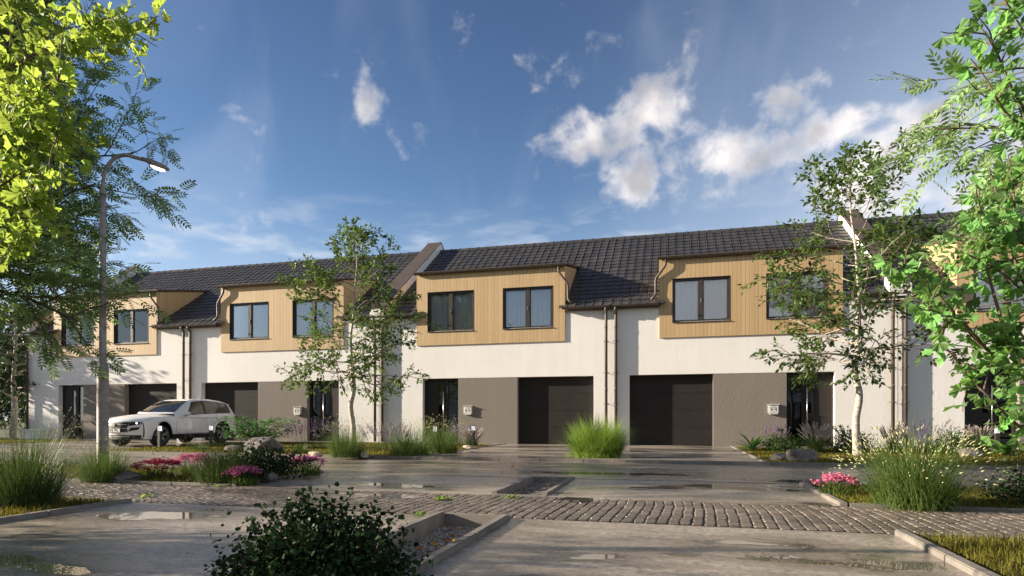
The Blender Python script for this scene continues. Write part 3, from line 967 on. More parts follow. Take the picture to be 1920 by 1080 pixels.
lx, ly_ = -10.45, 9.25
L = thing("street_lamp", "tall grey street lamp with curved arm and lit head standing in the flower bed", "street lamp", (lx, ly_, 0))
MB().lathe([(0.115, 0.0), (0.105, 0.05), (0.098, 0.1), (0.098, 1.85), (0.092, 1.93), (0.062, 2.0), (0.058, 3.6), (0.052, 5.22)], 20).build("pole", M['lamp_pole'], L, True)
d = np.array([CA, SA, 0.0]) * 1.0
arm = [(0, 0, 5.15)]
for q in range(13):
    a = q / 12
    th = math.pi - a * (math.pi * 0.60)
    arm.append(tuple(d * (0.42 + 0.42 * math.cos(th)) + np.array([0, 0, 5.38 + 0.56 * math.sin(th)])))
e = np.array(arm[-1])
arm.append(tuple(e + d * 0.22 + np.array([0, 0, -0.06])))
mb = MB().tube(arm, 0.036, 12)
mb.lathe([(0.06, 5.18), (0.06, 5.26)], 16)
mb.build("arm", M['lamp_pole'], L, True)
e = np.array(arm[-1])
hd = MB()
axd = d * math.cos(R(-20)) + np.array([0, 0, math.sin(R(-20))])
side = np.cross(axd, [0, 0, 1]); side /= np.linalg.norm(side); upv = np.cross(side, axd)
prof = [(-0.02, .045, .045, 0), (0.06, .055, .05, 0), (0.10, .075, .065, -.005), (0.22, .10, .075, -.015), (0.36, .105, .07, -.02), (0.45, .085, .05, -.015), (0.50, .05, .025, -.01)]
V, F = [], []
ns = 16
for (t_, w_, hh_, o_) in prof:
    for q in range(ns):
        a = 2 * math.pi * q / ns
        zz = math.sin(a) * hh_
        if zz < -hh_ * .55: zz = -hh_ * .55
        V.append(e + axd * t_ + side * math.cos(a) * w_ + upv * (zz + o_))
for i in range(len(prof) - 1):
    for q in range(ns): F.append([i * ns + q, i * ns + (q + 1) % ns, (i + 1) * ns + (q + 1) % ns, (i + 1) * ns + q])
F.append(list(range(ns))); F.append([(len(prof) - 1) * ns + q for q in range(ns)])
hd.add(V, F).build("lamp_head", M['lamp_head'], L, True)
V, F = [], []
for ring, (sc, dz) in enumerate(((1, 0), (1, -.012), (.6, -.03))):
    for q in range(16):
        a = 2 * math.pi * q / 16
        V.append(e + axd * (0.31 + math.cos(a) * 0.14 * sc) + side * math.sin(a) * 0.082 * sc + upv * (-0.058 + dz))
for i in range(2):
    for q in range(16): F.append([i * 16 + q, i * 16 + (q + 1) % 16, i * 16 + 16 + (q + 1) % 16, i * 16 + 16 + q])
F.append([32 + q for q in range(16)])
MB().add(V, F).build("lamp_lens", M['lamp_light'], L, True)


def make_bollard():
    o = thing("bollard_light", "", "path light", (0, 0, 0), 0, "dark square path lights along the gardens")
    s = 0.05
    MB().bbox(-s, s, -s, s, 0.0, 0.55, 0.006).bbox(-0.075, 0.075, -0.075, 0.075, 0.0, 0.015, 0.004).build("post", M['bollard'], o)
    cg = MB().bbox(-s, s, -s, s, 0.705, 0.74, 0.005)
    for a in (-1, 1):
        for b in (-1, 1): cg.box(a * s - (0.008 if a > 0 else 0), a * s + (0.008 if a < 0 else 0), b * s - (0.008 if b > 0 else 0), b * s + (0.008 if b < 0 else 0), 0.55, 0.706)
    cg.box(-0.006, 0.006, -s, -s + 0.008, 0.55, 0.706)
    cg.build("cap", M['bollard'], o)
    MB().box(-0.041, 0.041, -0.041, 0.041, 0.552, 0.704).build("light_window", M['bollard_light'], o)
    return o


bl = make_bollard()
BOLL = [(-16.0, 16.2, "dark path light by the front wheel of the white car"), (-15.25, 17.6, "dark path light before the rear door of the white car, beside the layered shrub"),
        (-7.05, 17.5, "path light in the grass clumps left of the dark middle front door"), (-6.45, 19.4, "path light before the right side of the dark middle front door"),
        (8.55, 19.6, "path light beside lavender on the right lawn, left of the dark door"), (10.65, 18.9, "path light at the right edge behind the bright rosette plant")]
for i, (x, y, lab) in enumerate(BOLL):
    o = bl if i == 0 else copy_tree(bl)
    o.location = (x, y, 0.005); o["label"] = lab

o = MB().bbox(-28.1, -26.75, 20.75, 21.5, 0.02, 0.47, 0.012).bbox(-28.13, -26.72, 20.72, 21.53, 0.42, 0.475, 0.01).build("concrete_block", M['white'])
tag(o, "low white rendered block on the path at the left corner of the end house", "block")

# ------------------------------------------------------------------ car
M['car_paint'] = simple('white_car_paint', (0.87, 0.86, 0.85), 0.28, 0, 0.02, 3, 0, 60, 0.5, 0.6)
M['car_black'] = simple('black_trim', (0.018, 0.017, 0.016), 0.5, 0, 0.1)
M['car_gap'] = simple('panel_gap', (0.06, 0.055, 0.055), 0.6)
M['car_glass'] = simple('car_glass', (0.016, 0.016, 0.015), 0.05, 0, 0.3, 1.5, 0, 60, 0.8)
M['car_glass_tan'] = simple('side_glass', (0.075, 0.06, 0.046), 0.08, 0, 0.45, 2.5, 0, 60, 0.7)
M['tyre'] = simple('tyre_rubber', (0.018, 0.017, 0.016), 0.75)
M['rim'] = simple('alloy_rim', (0.42, 0.43, 0.45), 0.3, 0.7)
M['headlight'] = emit_mat('headlight_dot', (1, 1, 1), 1.5)
M['chrome'] = simple('satin_chrome', (0.62, 0.58, 0.50), 0.3, 0.6)
M['grille'] = simple('grille_mesh', (0.022, 0.019, 0.017), 0.5, 0.3, 0.5, 70)
M['plate'] = simple('plate_white', (0.72, 0.72, 0.70), 0.5)
M['plate_blue'] = simple('plate_blue', (0.04, 0.10, 0.40), 0.5)
M['tail'] = simple('tail_light', (0.05, 0.012, 0.01), 0.25)

CARX, CARY = -17.55, 16.94
car = thing("parked_car", "white family SUV parked nose-out on the drive of the left houses", "car", (CARX, CARY, 0.012))
WB, WR, WZ = 2.88, 0.365, 0.365
AR = 0.43
FN, RN = -0.93, 3.86     # nose and tail


def lerp_tab(tab, v):
    xs = [a for a, _ in tab]; ys = [b for _, b in tab]
    return float(np.interp(v, xs, ys))


W_T = [(-.93, .80), (-.8, .86), (-.5, .905), (0, .93), (1.0, .94), (2.6, .94), (3.3, .915), (3.7, .87), (3.86, .83)]
ZB_T = [(-.93, .83), (-.8, .90), (-.5, .98), (0, 1.01), (.8, 1.035), (2.0, 1.06), (3.0, 1.09), (3.6, 1.11), (3.86, 1.08)]
ZC_T = [(-.93, .875), (-.85, .925), (-.6, 1.0), (-.2, 1.075), (.3, 1.115), (.8, 1.13), (2, 1.1), (3.86, 1.09)]


def curv(y): return 0.34 * max(0.0, min(1.0, (0.5 - y) / 1.43)) ** 1.5
def ysh(y, x, w):
    q = (abs(x) / w) ** 2.6
    s = y + curv(y) * q
    if y > 3.2: s -= 0.16 * ((y - 3.2) / .66) * q
    return s
def zlow(y):
    z = 0.30
    if y < -.45: z = 0.26
    if y > 3.4: z = 0.32
    for yc in (0.0, WB):
        if abs(y - yc) < AR: z = max(z, WZ + math.sqrt(AR * AR - (y - yc) ** 2))
    return z


ST = sorted(set([FN, -.88, -.8, -.7, -.6, -.5] + [round(a, 3) for a in np.linspace(-AR - .001, AR + .001, 19)] + [.5, .6, .8, 1.1, 1.4, 1.7, 2.0, 2.2, 2.35] +
               [round(a, 3) for a in np.linspace(WB - AR - .001, WB + AR + .001, 19)] + [3.4, 3.5, 3.6, 3.7, 3.8, RN]))


def body_ring(y):
    w, zl, zb, zc = lerp_tab(W_T, y), zlow(y), lerp_tab(ZB_T, y), lerp_tab(ZC_T, y)
    pts = [(w * .955, zl), (w * .995, zl + .22 * (zb - zl)), (w * 1.0, zl + .5 * (zb - zl)), (w * .985, zl + .78 * (zb - zl)), (w * .975, zb - .045), (w * .95, zb - .012), (w * .90, zb)]
    for f_ in (.78, .6, .4, .2, 0.0):
        t = 1 - f_ / .90
        pts.append((w * f_, zb + (zc - zb) * (math.sin(t * math.pi / 2))))
    return pts, w


def side_x(y, z):
    """half width of the body side at height z (approx.)"""
    pts, w = body_ring(y)
    zs = [p[1] for p in pts[:7]]; xs_ = [p[0] for p in pts[:7]]
    return float(np.interp(z, zs, xs_))


V, F = [], []
nr_ = None
for y in ST:
    pts, w = body_ring(y)
    full = [(x, z) for x, z in pts] + [(-x, z) for x, z in pts[:-1][::-1]]
    nr_ = len(full)
    for x, z in full: V.append((x, ysh(y, x, w), z))
for i in range(len(ST) - 1):
    for q in range(nr_ - 1):
        F.append([i * nr_ + q, i * nr_ + q + 1, (i + 1) * nr_ + q + 1, (i + 1) * nr_ + q])
cb = MB().add(V, F)
# nose and tail skins
def end_face(y, zbot, bulge, sgn):
    pts, w = body_ring(y)
    cols = [(x, z) for x, z in pts[5:]] + [(-x, z) for x, z in pts[5:-1][::-1]]
    V, rows = [], 9
    for r in range(rows):
        t = r / (rows - 1)
        for x, zt in cols:
            z = zt + (zbot - zt) * t
            b_ = bulge * math.sin(math.pi * min(1, t * 1.15)) * (1 - (abs(x) / w) ** 4)
            V.append((x * (1.0 + .05 * math.sin(math.pi * t) * 1), ysh(y, x, w) + sgn * b_, z))
    n = len(cols)
    return V, [[r * n + c, r * n + c + 1, (r + 1) * n + c + 1, (r + 1) * n + c] for r in range(rows - 1) for c in range(n - 1)]
cb.add(*end_face(FN, 0.30, 0.05, -1))
cb.add(*end_face(RN, 0.36, 0.06, 1))
# greenhouse
ROOF = [(.42, 1.11), (.6, 1.17), (.9, 1.335), (1.2, 1.485), (1.45, 1.585), (1.7, 1.64), (2.1, 1.675), (2.6, 1.672), (3.1, 1.625), (3.4, 1.565), (3.58, 1.505), (3.62, 1.455), (3.74, 1.29), (3.86, 1.09)]
def gh_ring(y):
    zr = lerp_tab(ROOF, y); zb = lerp_tab(ZB_T, y) - 0.01
    h = max(0.004, zr - zb)
    wb = lerp_tab(W_T, y) * .93 - max(0, (.9 - y)) * .05
    k_ = min(1.0, h / .55)
    tin = .20 * k_
    rear = max(0, (y - 3.2)) * .10
    return [(wb - rear, zb), (wb - tin * .35 - rear, zb + h * .35), (wb - tin * .72 - rear, zb + h * .70), (wb - tin - .01 - rear, zb + h * .90), (wb - tin - .07 - rear, zb + h * .965), (wb * .55, zr - .004 * k_), (0, zr)], zb, h
GS = [.42, .6, .75, .9, 1.05, 1.2, 1.32, 1.45, 1.58, 1.7, 1.9, 2.1, 2.35, 2.6, 2.85, 3.1, 3.25, 3.4, 3.5, 3.58, 3.62, 3.68, 3.74, 3.8, 3.86]
def gy_shift(y, x):
    # windscreen and tailgate bow outwards in plan
    q = (abs(x) / .8) ** 2
    if y < 1.6: return y + .20 * q * (1.6 - y) / 1.2
    if y > 3.4: return y - .10 * q * min(1, (y - 3.4) / .2)
    return y
V, F = [], []
for y in GS:
    r_, _, _ = gh_ring(y)
    full = r_ + [(-x, z) for x, z in r_[:-1][::-1]]
    ng = len(full)
    for x, z in full: V.append((x, gy_shift(y, x), z))
for i in range(len(GS) - 1):
    for q in range(ng - 1): F.append([i * ng + q, i * ng + q + 1, (i + 1) * ng + q + 1, (i + 1) * ng + q])
cb.add(V, F)
cb.build("body", M['car_paint'], car, True)


def gh_pt(y, t, off):
    """point on the glasshouse side, t = 0 at the belt .. 1 near the roof"""
    r_, zb, h = gh_ring(y)
    zs = [p[1] for p in r_[:5]]; xs_ = [p[0] for p in r_[:5]]
    z = zb + h * t
    x = float(np.interp(z, zs, xs_)) + off
    return x, gy_shift(y, x), z


def side_patch(mb, poly, off, s, n=10):
    """quad patch on the glasshouse side: poly = [(y,t)]*4 in order"""
    V, F = [], []
    (a, b, c, d_) = [np.array(p_) for p_ in poly]
    for i in range(n + 1):
        u = i / n
        lo, hi = a + (b - a) * u, d_ + (c - d_) * u
        for j in range(5):
            y, t = lo + (hi - lo) * j / 4
            x, yy, z = gh_pt(y, t, off)
            V.append((s * x, yy, z))
    for i in range(n):
        for j in range(4): F.append([i * 5 + j, (i + 1) * 5 + j, (i + 1) * 5 + j + 1, i * 5 + j + 1])
    mb.add(V, F)


for s in (1, -1):
    mb = MB(); side_patch(mb, [(.92, .06), (3.52, .14), (3.32, .86), (1.52, .885)], 0.006, s, 24)
    mb.build("window_surround", M['car_black'], car, True)
    for poly in ([(1.16, .12), (1.98, .10), (1.98, .83), (1.60, .83)], [(2.08, .10), (2.86, .13), (2.80, .83), (2.08, .83)], [(2.92, .14), (3.38, .20), (3.24, .80), (2.86, .83)]):
        mb = MB(); side_patch(mb, poly, 0.011, s)
        mb.build("side_window", M['car_glass_tan'], car, True)
# windscreen, on the front slope of the glasshouse
def screen(name, ys, span, lift, mat):
    V, F = [], []
    cols = np.linspace(-1, 1, 15)
    for y in ys:
        r_, zb, h = gh_ring(y)
        xs_ = [p[0] for p in r_[::-1]]; zs = [p[1] for p in r_[::-1]]
        lim = r_[4][0] * span
        for c in cols:
            x = c * lim
            z = float(np.interp(abs(x), xs_, zs)) + lift
            V.append((x, gy_shift(y, x) + (-lift if y < 2 else lift), z))
    n = len(cols)
    F = [[i * n + c, i * n + c + 1, (i + 1) * n + c + 1, (i + 1) * n + c] for i in range(len(ys) - 1) for c in range(n - 1)]
    MB().add(V, F).build(name, mat, car, True)
screen("windscreen", [.60, .75, .9, 1.05, 1.2, 1.32, 1.43], .985, .008, M['car_glass'])
screen("rear_window", [3.63, 3.68, 3.74, 3.79], .94, .01, M['car_glass'])


def nose_y(x, z=0.6):
    w = lerp_tab(W_T, FN)
    zt = lerp_tab(ZC_T, FN)
    t = min(1, max(0, (zt - z) / (zt - .30)))
    return ysh(FN, min(abs(x), w * .95), w) - 0.05 * math.sin(math.pi * min(1, t * 1.15)) * (1 - (min(abs(x), w) / w) ** 4)


def nose_patch(name, quad, off, mat, parent=car, n=12):
    """quad [(x,z) bottom-left, bottom-right, top-right, top-left] wrapped on the nose"""
    a, b, c, d_ = [np.array(q) for q in quad]
    V, F = [], []
    for i in range(n + 1):
        u = i / n
        lo, hi = a + (b - a) * u, d_ + (c - d_) * u
        for j in range(4):
            x, z = lo + (hi - lo) * j / 3
            V.append((x, nose_y(x, z) - off - .018, z))
    for i in range(n):
        for j in range(3): F.append([i * 4 + j, (i + 1) * 4 + j, (i + 1) * 4 + j + 1, i * 4 + j + 1])
    return MB().add(V, F).build(name, mat, parent, True)


nose_patch("grille", [(-.44, .64), (.44, .64), (.50, .825), (-.50, .825)], .012, M['grille'])
nose_patch("grille_bar", [(-.44, .735), (.44, .735), (.44, .75), (-.44, .75)], .02, M['chrome'])
nose_patch("lower_intake", [(-.46, .50), (.46, .50), (.44, .61), (-.44, .61)], .012, M['car_black'])
nose_patch("bumper_lip", [(-.74, .27), (.74, .27), (.76, .40), (-.76, .40)], .016, M['car_black'])
nose_patch("skid_plate", [(-.50, .34), (.50, .34), (.50, .365), (-.50, .365)], .026, M['chrome'])
MB().lathe([(0.055, -0.012), (0.055, 0.012)], 24, (0, nose_y(0, .745) - .045, .745), 'Y').build("emblem", M['chrome'], car)
for s in (1, -1):
    hl = nose_patch("headlight", [(s * .48, .70), (s * .775, .755), (s * .785, .835), (s * .505, .83)], .014, M['car_black'])
    MB().lathe([(0.026, -0.01), (0.026, 0.01)], 16, (s * .66, nose_y(.66, .79) - .036, .79), 'Y').build("bulb", M['headlight'], hl)
    nose_patch("light_strip", [(s * .715, .70), (s * .735, .70), (s * .765, .828), (s * .742, .828)], .024, M['rim'], hl)
    nose_patch("air_vent", [(s * .47, .52), (s * .70, .575), (s * .73, .67), (s * .54, .64)], .013, M['car_black'])
# number plate
py_ = nose_y(0, .555) - 0.04
np_ = MB().bbox(-.26, .26, py_ - .012, py_ + .004, .50, .61, .004).build("number_plate", M['plate'], car)
MB().box(-.256, -.215, py_ - .014, py_ - .0122, .504, .606).build("blue_band", M['plate_blue'], np_)
fc = bpy.data.curves.new("plate_text", 'FONT'); fc.body = "9H6 7983"; fc.size = 0.098; fc.align_x = 'CENTER'; fc.align_y = 'CENTER'; fc.extrude = 0.0005
tmp = bpy.data.objects.new("tmp_text", fc); COL.objects.link(tmp)
bpy.context.view_layer.update()
tme = bpy.data.meshes.new_from_object(tmp.evaluated_get(bpy.context.evaluated_depsgraph_get()))
bpy.data.objects.remove(tmp)
fo = bpy.data.objects.new("plate_text", tme); COL.objects.link(fo)
tme.materials.clear(); tme.materials.append(M['car_black'])
fo.parent = np_; fo.location = (.02, py_ - .0145, .555); fo.rotation_euler = (R(90), 0, 0)
fo.scale = (.92, 1.0, 1)
# cladding : arch lips and sills
for s in (1, -1):
    V, F = [], []
    ys = [y for y in ST if y > -.62 and y < 3.62]
    for y in ys:
        zl = zlow(y)
        arch = any(abs(y - c) < AR for c in (0, WB))
        hgt = .055 if arch else .115
        w = lerp_tab(W_T, y)
        for dz in (0, hgt * .5, hgt):
            V.append((s * (max(side_x(y, zl + dz), w * .955) + .012), ysh(y, w, w), zl + dz - .004))
        V.append((s * (w * .955 - .10), ysh(y, w, w), zl - .006))
    for i in range(len(ys) - 1):
        for a_, b_ in ((0, 1), (1, 2), (3, 0)):
            F.append([i * 4 + a_, (i + 1) * 4 + a_, (i + 1) * 4 + b_, i * 4 + b_])
    MB().add(V, F).build("sill_cladding", M['car_black'], car, True)
MB().box(-.80, .80, -.55, 3.6, .24, .34).box(-.62, .62, -.6, 3.7, .30, .80).build("underbody", M['car_black'], car)
# panel gaps and handles
for s in (1, -1):
    gp = MB()
    def gap(p_):
        gp.tube([(s * (side_x(y, z) + .0005), y if y > .5 else ysh(y, lerp_tab(W_T, y), lerp_tab(W_T, y)), z) for y, z in p_], .006, 5)
    gap([(.62, .44), (.60, .6), (.62, .8), (.72, 1.0)])
    gap([(2.02, .44), (2.02, .7), (2.02, 1.03)])
    gap([(2.46, .80), (2.62, .88), (2.84, .97), (2.96, 1.06)])
    gap([(.62, .44), (1.3, .43), (2.02, .43), (2.40, .44)])
    gap([(.7, .965), (1.5, .975), (2.4, .99), (3.3, 1.01)])
    gp.build("panel_line", M['car_gap'], car, True)
    for y in (1.82, 2.66):
        hx = side_x(y, .925)
        MB().bbox(s * hx - .012, s * hx + .03 if s > 0 else s * hx + .012, y - .11, y + .11, .91, .945, .008).build("door_handle", M['car_paint'], car, True)
    # mirror
    bm = bmesh.new(); bmesh.ops.create_icosphere(bm, subdivisions=3, radius=1)
    for v in bm.verts:
        c = v.co.copy()
        v.co = Vector((s * (1.02 + c.x * .115), 1.02 + (c.y * .065 if c.y < 0 else c.y * .03), 1.115 + c.z * .075 + c.x * .012))
    mr = MB().bm(bm)
    mr.build("door_mirror", M['car_paint'], car, True)
    MB().tube([(s * .84, 1.10, 1.04), (s * .95, 1.06, 1.075)], .025, 8).build("mirror_stalk", M['car_black'], car, True)
    tl = MB().bbox(s * .845 - .05, s * .845 + .03, 3.50, 3.80, .93, 1.03, .012)
    tl.build("tail_light", M['tail'], car, True)
MB().bbox(-.58, .58, 3.38, 3.66, 1.475, 1.505, .012).build("roof_spoiler", M['car_paint'], car, True)
wp = MB()
wp.tube([(.12, .70, 1.215), (.3, .86, 1.30), (.42, 1.02, 1.39)], .008, 5)
wp.build("wiper", M['car_black'], car)
# wheels
def wheel(x, y, s):
    o = MB()
    pr = [(.24, -.105), (.30, -.115), (.345, -.105), (.362, -.07), (.365, 0), (.362, .07), (.345, .105), (.30, .115), (.24, .105)]
    o.lathe(pr, 40, (x, y, WZ), 'X', False)
    w = thing("wheel", None, None, (0, 0, 0)); w.parent = car
    o.build("tyre", M['tyre'], w, True)
    r_ = MB()
    r_.lathe([(.245, .10), (.262, .112), (.262, .09), (.25, .02)], 40, (x, y, WZ), 'X' , False) if s > 0 else r_.lathe([(.245, -.10), (.262, -.112), (.262, -.09), (.25, -.02)], 40, (x, y, WZ), 'X', False)
    r_.lathe([(.001, s * .085), (.055, s * .085), (.06, s * .06)], 16, (x, y, WZ), 'X', False)
    for q in range(5):
        for dq in (-.16, .16):
            a = 2 * math.pi * q / 5 + .3
            a2 = a + dq * 1.15
            p0 = np.array([x + s * .075, y + .05 * math.cos(a + dq * .8), WZ + .05 * math.sin(a + dq * .8)])
            p1 = np.array([x + s * .092, y + .245 * math.cos(a2), WZ + .245 * math.sin(a2)])
            r_.tube([p0, p0 * .5 + p1 * .5 + np.array([s * .008, 0, 0]), p1], [.020, .018, .022], 6)
    r_.build("rim", M['rim'], w, True)
    MB().lathe([(.001, s * .0), (.25, s * .0)], 24, (x, y, WZ), 'X', False).build("dark_backdrop", M['car_black'], w)  # black backdrop disc, stands in for the shade behind the spokes
for y in (0.0, WB):
    for s in (1, -1): wheel(s * .80, y, s)
# ------------------------------------------------------------------ vegetation
LEAF = ([(0, 0, 0), (.20, .25, .03), (.24, .55, .04), (0, 1, -.04), (-.24, .55, .04), (-.20, .25, .03), (0, .5, -.02)],
        [[0, 1, 6], [1, 2, 6], [2, 3, 6], [3, 4, 6], [4, 5, 6], [5, 0, 6]])
ROUND = ([(.38 * math.sin(2 * math.pi * k / 8), .42 - .42 * math.cos(2 * math.pi * k / 8), .04 * math.cos(4 * math.pi * k / 8)) for k in range(8)] + [(0, .42, -.03)],
         [[k, (k + 1) % 8, 8] for k in range(8)])


def compound(n=5, L=1.0):
    """pinnate leaf : paired leaflets on a rachis plus one at the tip"""
    V, F = [], []
    def leaflet(p, ang, l):
        b = len(V)
        c, s = math.cos(ang), math.sin(ang)
        for x, y, z in [(0, 0, 0), (.17, .35, .02), (.13, .7, .02), (0, 1, -.05), (-.13, .7, .02), (-.17, .35, .02)]:
            V.append((p[0] + (x * c + y * s) * l, p[1] + (-x * s + y * c) * l, p[2] + z * l - .10 * abs(y * s) * l))
        F.extend([[b, b + 1, b + 2, b + 3], [b, b + 3, b + 4, b + 5]])
    for i in range(n):
        t = .18 + .72 * i / (n - 1)
        for s in (1, -1): leaflet((0, t, -.12 * t * t), s * R(58), .36 * (1 - .25 * abs(t - .5)))
    leaflet((0, .92, -.10), 0, .36)
    b = len(V)
    V.extend([(-.008, 0, 0), (.008, 0, 0), (.006, .95, -.11), (-.006, .95, -.11)]); F.append([b, b + 1, b + 2, b + 3])
    return V, F


def fan():
    V, F = [(0, 0, 0), (-.012, 0, 0), (.012, 0, 0), (.01, .38, .02), (-.01, .38, .02)], [[1, 2, 3, 4]]
    b = len(V); V.append((0, .36, .02))
    n = 15
    for k in range(n):
        u = -1 + 2 * k / (n - 1)
        a = u * R(66)
        rr = .62 + .05 * math.sin(k * 2.4) - (.26 if k == 7 else 0) - .10 * abs(u) ** 3
        V.append((math.sin(a) * rr, .36 + math.cos(a) * rr, .06 * math.sin(k * 1.3) + .20 * u * u - .04))
    F += [[b, b + 1 + k, b + 2 + k] for k in range(n - 1)]
    return V, F


COMP = compound()
FAN = fan()
UP = np.array([0, 0, 1.0])


def nrm(v): return v / (np.linalg.norm(v) + 1e-9)


def curve_pts(pts, n):
    """smooth polyline through control points (Catmull-Rom)"""
    P = np.asarray(pts, float)
    P = np.vstack([2 * P[0] - P[1], P, 2 * P[-1] - P[-2]])
    out = []
    m = len(P) - 3
    for t in np.linspace(0, m - 1e-6, n):
        i = int(t); u = t - i
        a, b, c, d = P[i:i + 4]
        out.append(.5 * ((2 * b) + (-a + c) * u + (2 * a - 5 * b + 4 * c - d) * u * u + (-a + 3 * b - 3 * c + d) * u ** 3))
    return np.array(out)


def grow(rg, p, d, L, r, lvl, P, br, tips):
    n = P['seg'][lvl]
    pts = [np.array(p, float)]
    d = nrm(np.array(d, float))
    for i in range(n):
        d = nrm(d + rg.normal(0, P['wob'], 3) + UP * P['trop'][lvl])
        pts.append(pts[-1] + d * L / n)
    pts = np.array(pts)
    br.append((pts, np.linspace(r, r * .35, n + 1)))
    if lvl >= P['max']:
        tips.append(pts)
        return
    if P.get('leafall') and lvl >= 1: tips.append(pts[len(pts) // 2:])
    ns = P['sub'][lvl] if not P.get('per') else max(3, int(round(P['per'][lvl] * L + 1.5)))
    for q in range(ns):
        t = P['from'] + (1 - P['from']) * (q + rg.uniform(.2, .9)) / ns
        x = t * n; i = min(n - 1, int(x)); u = x - i
        b = pts[i] * (1 - u) + pts[i + 1] * u
        tang = nrm(pts[i + 1] - pts[i])
        perp = nrm(np.cross(tang, rg.normal(0, 1, 3)) * np.array([1, 1, P.get('flat', 1.0)]))
        nd = nrm(tang * math.cos(P['ang']) + perp * math.sin(P['ang']))
        grow(rg, b, nd, L * P['ratio'] * (1.15 - .55 * t) * rg.uniform(.75, 1.2), max(.0025, r * .5 * (1 - .4 * t)), lvl + 1, P, br, tips)


def leaves_on(rg, tips, spacing, spread=0.8, droop=-.25, start=0.15):
    pos, ax, nr = [], [], []
    for pts in tips:
        L = np.linalg.norm(np.diff(pts, axis=0), axis=1)
        cum = np.concatenate([[0], np.cumsum(L)])
        n = max(2, int(cum[-1] / spacing))
        for q in range(n):
            s = cum[-1] * (start + (1 - start) * (q + rg.uniform(0, .8)) / n)
            i = min(len(L) - 1, int(np.searchsorted(cum, s) - 1)); i = max(0, i)
            u = (s - cum[i]) / (L[i] + 1e-9)
            tang = nrm(pts[i + 1] - pts[i])
            side = nrm(np.cross(tang, UP) * (1 if q % 2 else -1) + rg.normal(0, .45, 3))
            pos.append(pts[i] * (1 - u) + pts[i + 1] * u)
            ax.append(nrm(tang * .6 + side * spread + UP * droop + rg.normal(0, .2, 3)))
            nr.append(nrm(UP + rg.normal(0, .5, 3)))
        pos.append(pts[-1]); ax.append(nrm(pts[-1] - pts[-2])); nr.append(nrm(UP + rg.normal(0, .4, 3)))
    return np.array(pos), np.array(ax), np.array(nr)


# --- the two pale-barked young trees
def young_tree(label, loc, rz, sc, seed, ltip=0.128):
    rg = np.random.default_rng(seed)
    T = thing("young_tree", label, "tree", loc, rz, "pale-barked young trees before the houses")
    tr = curve_pts([(0, 0, -.05), (-.04, .0, .55), (-.02, .02, .95), (.05, 0, 1.5), (-.05, .03, 2.0), (-.01, 0, 2.55), (0.02, .03, 3.1), (.05, 0, 3.7), (-.03, -.04, 4.4), (-.06, 0, 5.1), (-.14, .05, 5.9), (-.16, .02, 6.6), (-.12, .0, 7.2)], 46)
    zz = tr[:, 2]
    rad = np.interp(zz, [-.05, .15, .5, 2.4, 3.2, 5, 7.3], [.118, .098, .086, .070, .046, .028, .008])
    rad = rad * (1 + .06 * np.array([mnoise.noise((0, z * 5, seed)) for z in zz]))
    trunk = [(tr, rad)]
    br, tips = [], []
    P = dict(seg=[9, 6, 4], wob=.13, trop=[.012, .02, -.03], max=2, sub=[9, 6], ang=R(44), ratio=.40, flat=.65, leafall=True, per=[4.6, 6.0])
    P['from'] = .26
    spec = []
    for z, L, n in ((2.45, 2.5, 4), (2.7, 2.4, 4), (3.2, 1.7, 3), (3.65, 2.15, 4), (4.1, 2.2, 4), (4.55, 2.1, 5), (5.0, 1.95, 4), (5.4, 1.75, 4), (5.8, 1.5, 4), (6.2, 1.2, 4), (6.6, .9, 3), (6.95, .6, 2)):
        for q in range(n): spec.append((z + rg.uniform(-.15, .15), L * rg.uniform(.8, 1.08), (q + rg.uniform(-.25, .25)) / n * 2 * math.pi + z * 2.4))
    for z, L, az in spec:
        i = int(np.argmin(np.abs(zz - z)))
        pitch = np.interp(z, [2.4, 3.2, 4.5, 7], [.10, .20, .38, 1.0])
        d = np.array([math.cos(az), math.sin(az), pitch])
        grow(rg, tr[i], d, L, float(rad[i]) * .45, 0, P, br, tips)
    tubes_obj("trunk", trunk, M['birch'], T, 14)
    tubes_obj("limbs", [q for q in br if q[1][0] > .012], M['limb'], T, 6)
    tubes_obj("twigs", [q for q in br if q[1][0] <= .012], M['twig'], T, 4)
    pos, ax, nr = leaves_on(rg, tips, .070, .85, -.35, .12)
    keep = rg.uniform(0, 1, len(pos)) < .9
    pos, ax, nr = pos[keep], ax[keep], nr[keep]
    scatter_obj("crown", *LEAF, pos, ax, nr, rg.uniform(.75, 1.2, len(pos)) * ltip, M['birch_leaf'], T)
    T.scale = (sc, sc, sc)
    return T


g2 = ground(1608, 857)
bt = young_tree("pale-barked young tree standing on the right lawn beside two grey rocks", (g2[0], g2[1], 0.0), R(20), 1.03, 21)
b2 = copy_tree(bt)
b2.location = (-8.95, 15.9, 0.0); b2.rotation_euler.z = R(205); b2.scale = (.885,) * 3
b2["label"] = "grey-barked young tree rising from a grass clump before the middle houses"


